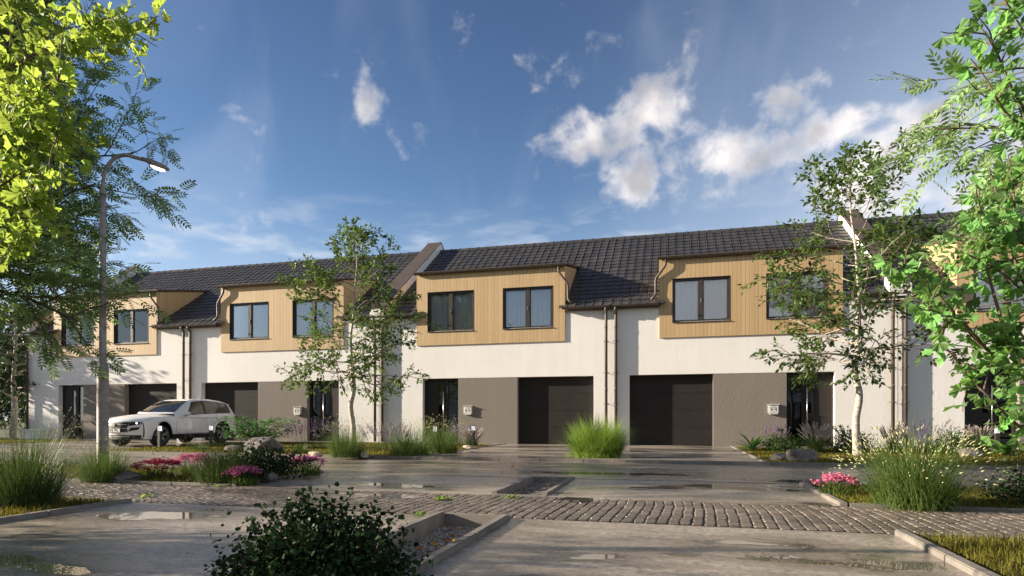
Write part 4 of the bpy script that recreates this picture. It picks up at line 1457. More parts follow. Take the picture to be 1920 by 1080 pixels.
# --- the large leafy tree on the left
def ash_tree(name, label, base, H, seed, limbs, lmat, lsc, sub=(6, 5), spacing=.10, low=.25, extra_trunk=.16):
    rg = np.random.default_rng(seed)
    T = thing(name, label, "tree", base)
    tr = curve_pts([(0, 0, -.1), (.1, .03, H * .2), (-.05, .1, H * .4), (.1, 0, H * .65), (0, .05, H * .97)], 30)
    rad = np.interp(tr[:, 2], [-.1, .3, H * .5, H], [extra_trunk * 1.35, extra_trunk, extra_trunk * .6, .02])
    br, tips = [], []
    P = dict(seg=[9, 6, 4], wob=.10, trop=[.015, .0, -.02], max=2, sub=list(sub), ang=R(46), ratio=.45, flat=.55, leafall=True)
    P['from'] = .25
    for (z, az, L, pitch) in limbs:
        i = int(np.argmin(np.abs(tr[:, 2] - z)))
        grow(rg, tr[i], np.array([math.cos(az), math.sin(az), pitch]), L, float(rad[i]) * .42, 0, P, br, tips)
    tubes_obj("trunk", [(tr, rad)], M['bark'], T, 12)
    tubes_obj("branches", br, M['bark'], T, 5)
    pos, ax, nr = leaves_on(rg, tips, spacing, .7, -.25)
    scatter_obj("crown", *COMP, pos, ax, nr, rg.uniform(.75, 1.15, len(pos)) * lsc, lmat, T)
    print('ASH', len(pos))
    return T


rg = np.random.default_rng(5)
limbs = []
for z in np.linspace(3.5, 10.6, 24):
    for q in range(3):
        az = z * 2.4 + q * 2.1 + rg.uniform(-.4, .4)
        L = np.interp(z, [2.7, 3.5, 5.0, 6, 7, 8.5, 10.6], [3.9, 4.2, 4.2, 3.9, 3.5, 2.8, 1.8]) * rg.uniform(.75, 1.12) * (1 - .28 * abs(math.sin(az)))
        limbs.append((z, az, L, np.interp(z, [3.5, 6, 10.5], [.08, .18, .7])))
limbs += [(3.8, .05, 4.2, .04), (3.7, .38, 4.3, .06), (4.0, -.25, 4.2, .05), (4.5, .2, 4.4, .08), (5.2, .0, 4.3, .10), (5.7, .45, 4.3, .12), (6.1, -.2, 4.1, .14), (6.6, .25, 3.9, .18)]
ash_tree("leafy_tree", "large green tree with small paired leaflets behind the street lamp at the left edge", (-14.7, 8.6, 0), 11.0, 8, limbs, M['ash_leaf'], .33, (8, 6), .190)


# --- fan-leaved branches close to the camera (left : yellow, right : green)
def fan_tree(name, label, trunk_pts, trunk_r, paths, lmat, lsc, seed, side_n=5, side_L=(.12, .38), spacing=.045, lead=3):
    rg = np.random.default_rng(seed)
    base = np.array(trunk_pts[0], float)
    T = thing(name, label, "tree", tuple(base))
    tr = curve_pts(np.array(trunk_pts) - base, 30)
    rads = np.linspace(trunk_r, trunk_r * .3, 30)
    br, tips = [], []
    for path, r0 in paths:
        pts = curve_pts(np.array(path) - base, 24)
        br.append((pts, np.linspace(r0, .003, 24)))
        tips.append(pts[lead:])
        Lt = np.linalg.norm(np.diff(pts, axis=0), axis=1).sum()
        for q in range(int(side_n * Lt / .5) + 2):
            i = rg.integers(lead, 22)
            tang = nrm(pts[i + 1] - pts[i])
            perp = nrm(np.cross(tang, rg.normal(0, 1, 3)))
            d = nrm(tang * .55 + perp)
            L = rg.uniform(*side_L)
            sp = [pts[i]]
            for s in range(5):
                d = nrm(d + rg.normal(0, .12, 3)); sp.append(sp[-1] + d * L / 5)
            sp = np.array(sp)
            br.append((sp, np.linspace(.0045, .002, 6))); tips.append(sp)
    tubes_obj("trunk", [(tr, rads)], M['bark'], T, 12)
    tubes_obj("branches", br, M['twig'], T, 6)
    pos, ax, nr = [], [], []
    for pts in tips:
        L = np.linalg.norm(np.diff(pts, axis=0), axis=1); cum = np.concatenate([[0], np.cumsum(L)])
        for s in np.arange(.02, cum[-1], spacing):
            s = min(cum[-1] * .999, s + rg.uniform(-.02, .02)); i = max(0, int(np.searchsorted(cum, s) - 1))
            p = pts[i] + (pts[i + 1] - pts[i]) * ((s - cum[i]) / (L[i] + 1e-9))
            for q in range(rg.integers(1, 4)):
                a = nrm(rg.normal(0, 1, 3) + np.array([0, 0, -.25]))
                pos.append(p); ax.append(a); nr.append(nrm(np.cross(a, rg.normal(0, 1, 3)) + UP * .5 + np.array([-.3, -.4, 0])))
    scatter_obj("crown", *FAN, np.array(pos), np.array(ax), np.array(nr), rg.uniform(.65, 1.15, len(pos)) * lsc, lmat, T)
    return T


D = at_depth
zL = 4.0
left_paths = [
    ([D(-260, 300, 4.2), D(-60, 170, 4.0), D(60, 110, 3.9), D(150, 65, 3.8), D(215, 20, 3.7)], .016),
    ([D(-60, 170, 4.0), D(70, 100, 3.9), D(170, 70, 3.9), D(250, 58, 4.0), D(300, 45, 4.1)], .012),
    ([D(-260, 420, 4.1), D(-80, 280, 3.9), D(30, 245, 3.8), D(90, 240, 3.7), D(140, 255, 3.7)], .013),
    ([D(-60, 230, 3.8), D(30, 180, 3.7), D(90, 160, 3.6), D(125, 150, 3.6)], .010),
    ([D(-80, 300, 4.2), D(20, 150, 4.3), D(80, 80, 4.4), D(110, 40, 4.5)], .010),
    ([D(-260, 500, 4.0), D(-100, 390, 3.9), D(-20, 360, 3.8), D(30, 330, 3.8), D(60, 310, 3.8)], .012),
    ([D(-260, 560, 3.9), D(-80, 430, 3.8), D(0, 395, 3.7), D(45, 380, 3.7), D(75, 375, 3.7)], .010),
    ([D(-160, 560, 3.7), D(-60, 480, 3.6), D(-10, 455, 3.6), D(25, 440, 3.6), D(40, 460, 3.6)], .008),
    ([D(-200, 200, 4.3), D(-80, 60, 4.3), D(20, 20, 4.3), D(70, 30, 4.2)], .010),
    ([D(-100, 330, 4.0), D(-30, 300, 3.9), D(20, 290, 3.9), D(70, 270, 3.8)], .008),
    ([D(-100, 220, 4.0), D(-20, 200, 4.0), D(50, 195, 3.9), D(100, 200, 3.8)], .008),
]
fan_tree("fan_leaved_tree", "yellow-green fan-leaved tree hanging into the upper left corner, nearest the camera",
         [(-6.4, 3.2, -.05), (-6.45, 3.2, 1.0), (-6.35, 3.25, 2.2), (-6.4, 3.2, 3.4), (-6.2, 3.1, 5.2)], .10, left_paths, M['ginkgo_yellow'], .090, 3, 4.2, (.10, .34), .060, 7)
right_paths = [
    ([D(2150, 900, 3.4), D(1960, 740, 3.3), D(1850, 655, 3.2), D(1790, 590, 3.1), D(1730, 520, 3.1), D(1670, 490, 3.0)], .013),
    ([D(2000, 720, 3.2), D(1900, 660, 3.1), D(1875, 590, 3.1), D(1850, 500, 3.2), D(1840, 430, 3.2), D(1835, 350, 3.2)], .011),
    ([D(1850, 655, 3.2), D(1800, 600, 3.0), D(1760, 590, 3.0), D(1720, 560, 3.0)], .008),
    ([D(2050, 640, 3.4), D(1940, 560, 3.3), D(1900, 480, 3.3), D(1880, 400, 3.3), D(1850, 300, 3.3)], .010),
    ([D(2100, 420, 3.5), D(1960, 260, 3.4), D(1900, 170, 3.3), D(1865, 90, 3.2), D(1830, 40, 3.2)], .012),
    ([D(1960, 260, 3.4), D(1890, 215, 3.3), D(1850, 150, 3.3), D(1820, 110, 3.3)], .008),
    ([D(2100, 300, 3.4), D(1970, 130, 3.3), D(1920, 60, 3.3), D(1880, -10, 3.2)], .010),
    ([D(2150, 960, 3.3), D(1980, 850, 3.2), D(1900, 790, 3.1), D(1860, 750, 3.0), D(1830, 720, 3.0)], .010),
    ([D(1960, 740, 3.3), D(1890, 690, 3.2), D(1840, 690, 3.1), D(1800, 700, 3.1)], .008),
    ([D(2000, 620, 3.3), D(1900, 530, 3.2), D(1860, 500, 3.2), D(1800, 470, 3.2)], .008),
    ([D(2050, 560, 3.3), D(1960, 500, 3.2), D(1910, 440, 3.2), D(1900, 350, 3.2), D(1890, 290, 3.2)], .008),
    ([D(2000, 800, 3.2), D(1930, 700, 3.1), D(1905, 640, 3.1), D(1890, 580, 3.1)], .008),
]
fan_tree("fan_leaved_tree", "bright green fan-leaved tree filling the right edge close to the camera",
         [(2.95, 4.25, -.05), (2.93, 4.2, .8), (3.0, 4.25, 1.7), (2.95, 4.2, 2.8), (2.98, 4.3, 4.0)], .07, right_paths, M['ginkgo_green'], .090, 4, 3.2, (.08, .26), .075)

# pale feathery tree behind the right one : only its outer twigs reach into view
rg = np.random.default_rng(9)
base = np.array([6.6, 5.9, 0.0])
T = thing("feathery_tree", "pale green tree with paired leaflets at the upper right, behind the fan leaves", "tree", tuple(base))
tr = curve_pts([(0, 0, -.05), (.05, 0, 1.5), (-.05, .05, 3), (0, 0, 4.6), (.05, 0, 6)], 24)
br, tips = [], []
P = dict(seg=[8, 5], wob=.10, trop=[-.01, -.04], max=1, sub=[9], ang=R(46), ratio=.36, flat=.6); P['from'] = .35
for tgt in (D(1790, 120, 5.6), D(1740, 180, 5.6), D(1800, 210, 5.5), D(1830, 150, 5.8), D(1850, 300, 5.6), D(1870, 350, 5.7), D(1900, 260, 5.8), D(1850, 230, 5.6)):
    s = np.array([0, 0, max(1.5, tgt[2] - .5)]); dv_ = (tgt - base) - s
    grow(rg, s, dv_, np.linalg.norm(dv_) * .97, .022, 0, P, br, tips)
for q in range(16):
    az = rg.uniform(-.9, 2.8)
    grow(rg, np.array([0, 0, rg.uniform(2.2, 5.5)]), np.array([math.cos(az), math.sin(az), .35]), rg.uniform(1.2, 2.0), .02, 0, P, br, tips)
tubes_obj("trunk", [(tr, np.linspace(.09, .02, 24))], M['bark'], T, 10)
tubes_obj("branches", br, M['bark'], T, 5)
pos, ax, nr = leaves_on(rg, tips, .085, .7, -.3, .3)
scatter_obj("crown", *COMP, pos, ax, nr, rg.uniform(.8, 1.15, len(pos)) * .25, M['ash_leaf_pale'], T)


# --- distant trees and yard plants at the left end
def far_tree(label, base, H, Rr, seed, mat, n=5200, ls=.22, group=None, trunk_h=.35, bark='birch'):
    rg = np.random.default_rng(seed)
    T = thing("background_tree", label, "tree", base, 0, group)
    tr = curve_pts([(0, 0, -.1), (.15, 0, H * .2), (-.05, .1, H * .4), (.1, .1, H * .7), (0, 0, H * .95)], 20)
    br = []
    cl = []
    for q in range(26):
        z = rg.uniform(trunk_h, .95) * H
        az = rg.uniform(0, 2 * math.pi)
        L = Rr * math.sqrt(max(.08, 1 - ((z / H - .62) / .42) ** 2)) * rg.uniform(.6, 1.05)
        i = int(np.argmin(np.abs(tr[:, 2] - z * .85)))
        e = np.array([math.cos(az) * L, math.sin(az) * L, z])
        pts = curve_pts([tr[i], tr[i] * .5 + e * .5 + rg.normal(0, .15, 3), e], 8)
        br.append((pts, np.linspace(.05, .012, 8)))
        for w in (.6, .85, 1.0): cl.append((tr[i] * (1 - w) + e * w, Rr * .30 * rg.uniform(.7, 1.2)))
    tubes_obj("trunk", [(tr, np.linspace(.17, .03, 20))] , M[bark], T, 10)
    tubes_obj("branches", br, M[bark], T, 5)
    k = rg.integers(0, len(cl), n)
    c = np.array([a for a, _ in cl])[k]; s = np.array([b for _, b in cl])[k]
    pos = c + rg.normal(0, 1, (n, 3)) * s[:, None] * [.55, .55, .42]
    scatter_obj("crown", *LEAF, pos, rg.normal(0, 1, (n, 3)) + [0, 0, -.4], rg.normal(0, .6, (n, 3)) + UP, rg.uniform(.7, 1.2, n) * ls, mat, T)
    return T


far_tree("tree with a pale bent trunk beside the left corner of the end house", (-30.9, 22.5, 0), 7.2, 2.2, 31, M['far_leaf'], 5000, .22)
far_tree("dark tree in the yard farthest left, behind the pampas grass", (-39.5, 27, 0), 8.5, 3.4, 32, M['far_leaf'], 6000, .3, "trees in the yard beyond the end house")
far_tree("dark tree deep in the yard behind the end house", (-47, 38, 0), 9, 4.5, 33, M['far_leaf'], 6000, .36, "trees in the yard beyond the end house")
far_tree("broad dark tree between the deep yard and the left edge", (-36.5, 33, 0), 7.0, 4.0, 34, M['far_leaf'], 6000, .33, "trees in the yard beyond the end house", .12)
far_tree("dark tree standing off the left end of the street", (-46, 18.5, 0), 6.4, 2.6, 35, M['far_leaf'], 3600, .3, "trees along the left street end")


def hedge(label, x0, x1, y0, y1, h, n, seed, name="hedge"):
    rg = np.random.default_rng(seed)
    pos = np.stack([rg.uniform(x0, x1, n), rg.uniform(y0, y1, n), h * rg.uniform(0, 1, n) ** .6], 1)
    hm = np.array([h * (.75 + .4 * mnoise.noise((a * .5, b * .5, seed))) for a, b in pos[:, :2]])
    pos[:, 2] = pos[:, 2] / h * hm
    o = scatter_obj(name, *LEAF, pos, rg.normal(0, 1, (n, 3)), rg.normal(0, .8, (n, 3)) + UP, rg.uniform(.7, 1.3, n) * .30, M['far_leaf'])
    tag(o, label, "hedge")
    return o


hedge("dark overgrown hedge across the yard beyond the end house", -62, -31.5, 40, 43, 4.2, 14000, 41)


# --- grasses, shrubs, flowers
def clump(rg, n, r, h, lean=(.15, .9), w=.006, seg=5, hvar=.45, curl=1.35, short=.28):
    """arching blades from a small base; returns V, F, tips, tip directions"""
    a = rg.uniform(0, 2 * math.pi, n); rr = r * np.sqrt(rg.uniform(0, 1, n))
    b = np.stack([rr * np.cos(a), rr * np.sin(a), np.zeros(n)], 1)
    az = a + rg.normal(0, .5, n)
    L = h * (1 - hvar * rg.uniform(0, 1, n)) * (1 - .26 * (rr / r) ** 2); ln = lean[0] + (lean[1] - lean[0]) * rg.uniform(0, 1, n) ** .7 * (.45 + .55 * rr / r)
    low = rg.uniform(0, 1, n) < short
    L = np.where(low, L * .55, L); ln = np.where(low, ln * 1.35 + .25, ln)
    d = np.stack([np.cos(az), np.sin(az), np.zeros(n)], 1); s = np.stack([-np.sin(az), np.cos(az), np.zeros(n)], 1)
    V = []
    c = b.copy()
    tw = rg.uniform(-.5, .5, n)
    for k in range(seg + 1):
        t = k / seg
        th = ln * (.28 + 1.15 * curl * t ** 1.3)          # angle from the vertical grows towards the tip
        if k: c = c + (d * np.sin(th)[:, None] + s * (tw * .25 * t)[:, None] + UP * np.cos(th)[:, None]) * (L / seg)[:, None]
        ww = w * (1 - t) ** .7 * (.6 + .4 * min(1, t * 4 + .3)) * .5
        V += [c - s * ww, c + s * ww]
    V = np.stack(V, 1)          # n, 2(seg+1), 3
    m = 2 * (seg + 1)
    F = []
    i = np.arange(n) * m
    for k in range(seg): F.append(np.stack([i + 2 * k, i + 2 * k + 1, i + 2 * k + 3, i + 2 * k + 2], 1))
    tips = V[:, -1]; td = V[:, -1] - V[:, -3]
    return V.reshape(-1, 3), F, tips, td


SEED = ([(0, 0, 0), (.16, .3, 0), (0, 1, 0), (-.16, .3, 0), (0, .35, .16), (0, .35, -.16)], [[0, 1, 4], [1, 2, 4], [2, 3, 4], [3, 0, 4], [1, 0, 5], [2, 1, 5], [3, 2, 5], [0, 3, 5]])


def grass_clump(label, loc, h, r, n, mat, seed, lean=(.1, 1.0), w=.007, heads=0, hs=.03, hmat='seed', name="grass_clump", group="ornamental grass clumps", hh=1.15):
    rg = np.random.default_rng(seed)
    T = thing(name, label, "grass", (loc[0], loc[1], 0), 0, group)
    V, F, tp, td = clump(rg, n, r, h, lean, w)
    mesh_obj("blades", V, F, mat, T)
    if heads:
        V, F, tp, td = clump(rg, heads, r, h * hh, (lean[0], lean[1] * .62), w * .6, 5, .3, 1.35, 0)
        mesh_obj("stalks", V, F, mat, T)
        sh = scatter_obj("seed_heads", *SEED, tp - td * .1, td + rg.normal(0, .02, td.shape), rg.normal(0, 1, (len(tp), 3)), rg.uniform(.7, 1.3, len(tp)) * hs, M[hmat], T)
        sh['kind'] = 'stuff'
    return T


def gp(px, py): return ground(px, py)


grass_clump("big seeding grass clump on the bed right of the far bay, beside pink flowers", gp(1712, 950), 1.22, .36, 1300, M['clump_grass'], 51, (.08, 1.45), .008, 420, .040, hh=.80)
grass_clump("tall dark green grass clump on the lawn at the left edge, close to the camera", (-6.75, 5.05, 0), 1.14, .30, 1400, M['dark_grass'], 52, (.05, 1.25), .007, 300, .028)
grass_clump("grass clump at the foot of the street lamp", gp(196, 902), .74, .30, 1000, M['clump_grass'], 53, (.05, 1.2), .008, 140, .028)
grass_clump("loose grass clump between the pink flowers and the dark shrub of the lamp bed", gp(425, 905), .80, .40, 1200, M['dark_grass'], 54, (.1, 1.0), .008, 120, .022)
grass_clump("lime green bushy grass clump standing between the two middle garages", gp(1120, 857), 1.32, .55, 4200, M['lime_grass'], 55, (.03, 1.25), .012, 0)
grass_clump("grass clump around the trunk of the thin tree before the middle houses", gp(652, 857), 1.0, .40, 800, M['clump_grass'], 56, (.05, 1.2), .010, 340, .04)
grass_clump("grass clump beside the left path light of the middle door", gp(768, 855), 1.0, .48, 800, M['clump_grass'], 57, (.05, 1.2), .010, 340, .04)
grass_clump("grass clump at the driveway edge below the right path light of the middle door", gp(828, 850), 1.0, .42, 750, M['clump_grass'], 58, (.05, 1.15), .010, 320, .04)
grass_clump("thin grass tuft left of the pale stone on the middle lawn", gp(565, 852), .40, .18, 400, M['dark_grass'], 59, (.1, 1.0), .009, 0)
grass_clump("low grass tuft beside the white car, behind the lamp bed", gp(370, 845), .30, .30, 350, M['dark_grass'], 60, (.1, 1.0), .009, 60, .03)


def plume_grass(label, loc, h, seed, n=55, mat='plume', group="plumed fountain grasses", leaves=500, pl=.30, pr=.024, lean=(.1, .75)):
    rg = np.random.default_rng(seed)
    T = thing("plume_grass", label, "grass", (loc[0], loc[1], 0), 0, group)
    V, F, tp, td = clump(rg, leaves, .16, h * .75, (.1, 1.0), .010)
    mesh_obj("blades", V, F, M['dark_grass'], T)
    V, F, tp, td = clump(rg, n, .12, h, lean, .006, 5, .3, 1.0, 0)
    mesh_obj("stalks", V, F, M['dark_grass'], T)
    # plume : many short bristles round the last part of each stalk
    k = 34
    td = td / np.linalg.norm(td, axis=1)[:, None]
    t = rg.uniform(0, 1, (n, k))
    pos = tp[:, None, :] + td[:, None, :] * ((t - .85) * pl)[:, :, None]
    ax = td[:, None, :] * 1.3 + rg.normal(0, .45, (n, k, 3))
    scatter_obj("plumes", *SEED, pos.reshape(-1, 3), ax.reshape(-1, 3), rg.normal(0, 1, (n * k, 3)), (rg.uniform(.8, 1.3, (n, k)) * (.35 + 1.3 * np.sin(np.pi * np.clip(t, .05, .95)))).reshape(-1) * pl * .13, M[mat], T)
    return T


plume_grass("grey plumed grass before the sunlit front door, right of the rocks", gp(1530, 850), .98, 61)
plume_grass("grey plumed grass beneath the downpipes right of the pale tree", gp(1676, 850), .88, 62)
plume_grass("grey plumed grass right of the low shrub at the far right door", gp(1838, 846), .95, 63)
plume_grass("dark plumed grass at the corner of the drive, under the middle mailbox", gp(885, 838), .75, 64)
plume_grass("tall pale pampas grass at the left corner of the end house", (-30.3, 20.4), 1.9, 65, 80, 'pampas', None, 900, .55, .04, (.1, .9))


def shrub(label, loc, rx, rz, n, mat, seed, ls=.05, tmpl=ROUND, name="shrub", group=None, twigs=40, zc=.45, stray=.12, ry=None):
    """leafy mound : leaves gathered on radiating twigs with stray shoots"""
    rg = np.random.default_rng(seed)
    T = thing(name, label, "shrub", (loc[0], loc[1], 0), 0, group)
    br, pos, ax = [], [], []
    ry = ry or rx
    per = max(6, n // twigs)
    for q in range(twigs):
        a = rg.uniform(0, 2 * math.pi); el = math.asin(rg.uniform(-.05, 1))
        k = rg.uniform(.82, 1.02) if rg.uniform() > stray else rg.uniform(1.08, 1.32)
        e = np.array([math.cos(a) * math.cos(el) * rx, math.sin(a) * math.cos(el) * ry, math.sin(el) * rz]) * k + np.array([0, 0, .02])
        e[2] = max(e[2], .03)
        pts = curve_pts([rg.normal(0, .05, 3) * [1, 1, 0], e * .5 + rg.normal(0, .06, 3) * rx + UP * .06 * rz, e], 9)
        br.append((pts, np.linspace(.0055, .0015, 9) * (.6 + rx)))
        t = rg.uniform(.30, 1, per) ** .75 * 8
        i = np.minimum(7, t.astype(int)); u = t - i
        p = pts[i] * (1 - u)[:, None] + pts[i + 1] * u[:, None]
        sp = rx * .16 * (1 if k < 1.05 else .25)
        p = p + rg.normal(0, sp, (per, 3)) * [1, 1, .8]
        p[:, 2] = np.maximum(p[:, 2], .01)
        pos.append(p); ax.append(nrm(pts[-1] - pts[0])[None] * .5 + rg.normal(0, .8, (per, 3)))
    tubes_obj("twigs", br, M['twig'], T, 4)
    pos, ax = np.concatenate(pos), np.concatenate(ax)
    scatter_obj("foliage", *tmpl, pos, ax, rg.normal(0, .7, (len(pos), 3)) + UP * .8 + nrm(np.array([0, -1, 0])) * .3, rg.uniform(.65, 1.2, len(pos)) * ls, mat, T)
    return T


shrub("large dark round-leaved shrub growing over the near gravel strip, bottom centre", (-1.90, 3.02), .50, .43, 9500, M['bush_leaf'], 71, .034, ROUND, twigs=170, stray=.14, ry=.45)
shrub("dark shrub in the lamp bed in front of the big grey boulder", gp(487, 899), .70, .46, 4200, M['bush_leaf'], 72, .045, ROUND, twigs=70)
shrub("dark shrub at the right edge of the right bed", gp(1925, 945), .42, .42, 1800, M['bush_leaf'], 73, .035, ROUND, twigs=60)
SG = "low leafy shrubs along the right house fronts"
shrub("low shrub right of the spiky rosette plant, left of the plumed grass", gp(1470, 848), .60, .50, 2400, M['shrub_leaf'], 74, .06, LEAF, group=SG)
shrub("low shrub behind the foot of the pale-barked tree", gp(1596, 850), .70, .62, 3000, M['shrub_leaf'], 75, .065, LEAF, group=SG)
shrub("low shrub before the white wall at the far right, right of the path light", gp(1786, 850), .70, .60, 3000, M['shrub_leaf'], 76, .06, LEAF, group=SG)

# two unseen shrubs added outside the left edge to cast shade over the near paving
shrub("tall loose shrub added out of view at the left to shade the near paving", (-9.0, 1.9), 1.6, 2.7, 7000, M['shrub_leaf'], 78, .13, LEAF, "shade_shrub", "shade shrubs added beyond the left edge", 110)
shrub("tall loose shrub added out of view at the left to shade the near paving", (-10.6, -0.6), 1.7, 3.1, 7000, M['shrub_leaf'], 79, .13, LEAF, "shade_shrub", "shade shrubs added beyond the left edge", 110)

# layered bright shrub by the car
rg = np.random.default_rng(77)
g = gp(487, 842)
T = thing("layered_shrub", "bright green shrub with flat layered twigs behind the boulder and the car", "shrub", (g[0], g[1], 0))
br, pos = [], []
for q in range(46):
    az = rg.uniform(0, 2 * math.pi); L = rg.uniform(.4, 1.5); z = rg.uniform(.42, 1.0) - .18 * max(0, L - 1)
    e = np.array([math.cos(az) * L, math.sin(az) * L * .7, z])
    pts = curve_pts([(0, 0, 0), (e[0] * .25, e[1] * .25, z * .65), (e[0] * .65, e[1] * .65, z * .98), e], 12)
    br.append((pts, np.linspace(.012, .003, 12)))
    for t in range(26):
        u = rg.uniform(.4, 1); i = min(10, int(u * 11))
        pos.append(pts[i] + rg.normal(0, 1, 3) * [.13, .13, .02])
pos = np.array(pos)
tubes_obj("twigs", br, M['twig'], T, 5)
scatter_obj("foliage", *LEAF, pos, rg.normal(0, 1, (len(pos), 3)) * [1, 1, .2], rg.normal(0, .3, (len(pos), 3)) + UP, rg.uniform(.7, 1.2, len(pos)) * .125, M['maple_leaf'], T)


def lavender(label, loc, h, r, n, seed):
    rg = np.random.default_rng(seed)
    T = thing("lavender", label, "flower", (loc[0], loc[1], 0), 0, "lavender clumps by the house fronts")
    V, F, tp, td = clump(rg, n * 4, r, h * .55, (.1, .8), .007)
    mesh_obj("leaves", V, F, M['dark_grass'], T)
    V, F, tp, td = clump(rg, n, r, h, (.05, .6), .005, 5, .35, 1.0, 0)
    mesh_obj("stems", V, F, M['dark_grass'], T)
    td = td / np.linalg.norm(td, axis=1)[:, None]
    k = 16; t = rg.uniform(-.9, .3, (n, k))
    pos = tp[:, None] + td[:, None] * (t * h * .20)[:, :, None] + rg.normal(0, .008, (n, k, 3))
    sh = scatter_obj("flower_spikes", *SEED, pos.reshape(-1, 3), (td[:, None] + rg.normal(0, .5, (n, k, 3))).reshape(-1, 3), rg.normal(0, 1, (n * k, 3)), rg.uniform(.7, 1.2, n * k) * .042, M['lavender'], T)
    sh['kind'] = 'stuff'


lavender("lavender before the grey panel left of the sunlit front door", gp(1447, 838), .85, .45, 60, 81)
lavender("lavender around the path light on the right lawn", gp(1735, 848), .98, .60, 70, 82)
lavender("lavender before the glazed door left of the thin tree", gp(590, 842), 1.0, .70, 70, 83)
lavender("lavender beneath the paired downpipes right of the thin tree", gp(725, 846), .95, .60, 80, 84)
lavender("lavender at the foot of the middle mailbox beside the plumed grass", gp(868, 838), .85, .40, 50, 85)


def flowers(label, loc, r, h, n, mats, seed, ry=None):
    rg = np.random.default_rng(seed)
    T = thing("flower_clump", label, "flowers", (loc[0], loc[1], 0), 0, "flowering clumps in the beds")
    V, F, tp, td = clump(rg, n * 4, r * .75, h * .95, (.1, .9), .016, 4)
    mesh_obj("leaves", V, F, M['clump_grass'], T)
    a = rg.uniform(0, 2 * math.pi, n); rr = r * np.sqrt(rg.uniform(0, 1, n))
    top = np.stack([rr * np.cos(a), rr * np.sin(a) * .8, h * (1.02 - .30 * (rr / r) ** 2 + rg.normal(0, .05, n))], 1)
    br = [(np.array([t_ * [.5, .5, 0], t_ * [.85, .85, .6], t_]), np.array([.003, .0025, .002])) for t_ in top]
    tubes_obj("stems", br, M['clump_grass'], T, 3)
    m = len(mats)
    for j, mt in enumerate(mats):
        tt = top[j::m]; k = 14
        c = tt[:, None] + rg.normal(0, .028, (len(tt), k, 3)) * [1, 1, .5]
        scatter_obj("blossoms", *ROUND, c.reshape(-1, 3), rg.normal(0, 1, (len(tt) * k, 3)) * [1, 1, .4], rg.normal(0, .4, (len(tt) * k, 3)) + UP + [-.3, -.3, 0], rg.uniform(.6, 1.1, len(tt) * k) * .038, M[mt], T)


flowers("crimson flower clump in the lamp bed, darkest of the flowers", gp(298, 899), .38, .30, 70, ['flower_red'], 91)
flowers("pale pink flower clump at the back of the lamp bed, right of the crimson one", gp(362, 893), .34, .34, 60, ['flower_pink'], 92)
flowers("pink and violet flower clump at the front corner of the lamp bed", gp(457, 909), .26, .24, 60, ['flower_pink', 'flower_violet'], 93)
flowers("violet-pink flower clump at the far right corner of the lamp bed", gp(575, 890), .30, .30, 70, ['flower_violet', 'flower_pink'], 94)
flowers("small pink flower clump on the right bed left of the seeding grass", gp(1567, 930), .23, .24, 50, ['flower_pink'], 95)


def rosette(label, loc, n, L, w, mat, seed, el=(.25, 1.2)):
    rg = np.random.default_rng(seed)
    T = thing("rosette_plant", label, "plant", (loc[0], loc[1], 0))
    Vs, Fs, b = [], [], 0
    for q in range(n):
        az = q * 2.4 + rg.uniform(-.2, .2); e = rg.uniform(*el); l = L * rg.uniform(.75, 1.1)
        d = np.array([math.cos(az), math.sin(az), 0]); s = np.array([-math.sin(az), math.cos(az), 0])
        V = []
        p = np.zeros(3); th = e
        for k in range(8):
            t = k / 7
            ww = w * math.sin(math.pi * min(1, .12 + .88 * t)) ** .7 * (1 if t < .98 else .1)
            V += [p - s * ww + UP * ww * .35, p, p + s * ww + UP * ww * .35]
            th -= .13
            p = p + (d * math.cos(th) + UP * math.sin(th)) * l / 7
        Vs.append(np.array(V)); i = np.arange(7) * 3
        Fs.append(np.concatenate([np.stack([i, i + 1, i + 4, i + 3], 1), np.stack([i + 1, i + 2, i + 5, i + 4], 1)]) + b); b += 24
    mesh_obj("leaves", np.concatenate(Vs), np.concatenate(Fs), mat, T, True)


rosette("spiky bright green rosette plant at the driveway corner left of the rocks", gp(1411, 846), 26, .68, .045, M['hosta'], 101, (.4, 1.5))
rosette("broad-leaved bright rosette plant on the right lawn beside the pale rock", gp(1884, 856), 18, .75, .12, M['hosta'], 102, (.4, 1.4))
WG = "weeds between the cobbles"
for px, py, s_, lab in ((830, 937, .09, "bright weed on the cobbles left of the far gravel strip"), (958, 932, .08, "tiny weed at the front corner of the far gravel strip"),
                        (790, 966, .06, "weed at the cobble edge left of the near gravel strip"), (278, 932, .07, "weed on the cobbles at the left kerb corner"), (412, 912, .07, "weed sprouting at the kerb of the lamp bed")):
    g = gp(px, py); rgw = np.random.default_rng(px)
    n = 26
    o = scatter_obj("weed", *LEAF, np.zeros((n, 3)) + rgw.normal(0, s_ * .5, (n, 3)) * [1, 1, 0] + [0, 0, .004], rgw.normal(0, 1, (n, 3)) * [1, 1, .3] + [0, 0, .3], rgw.normal(0, .3, (n, 3)) + UP, rgw.uniform(.4, 1, n) * s_, M['lime_grass'])
    o.location = (g[0], g[1], 0); tag(o, lab, "weed", WG)


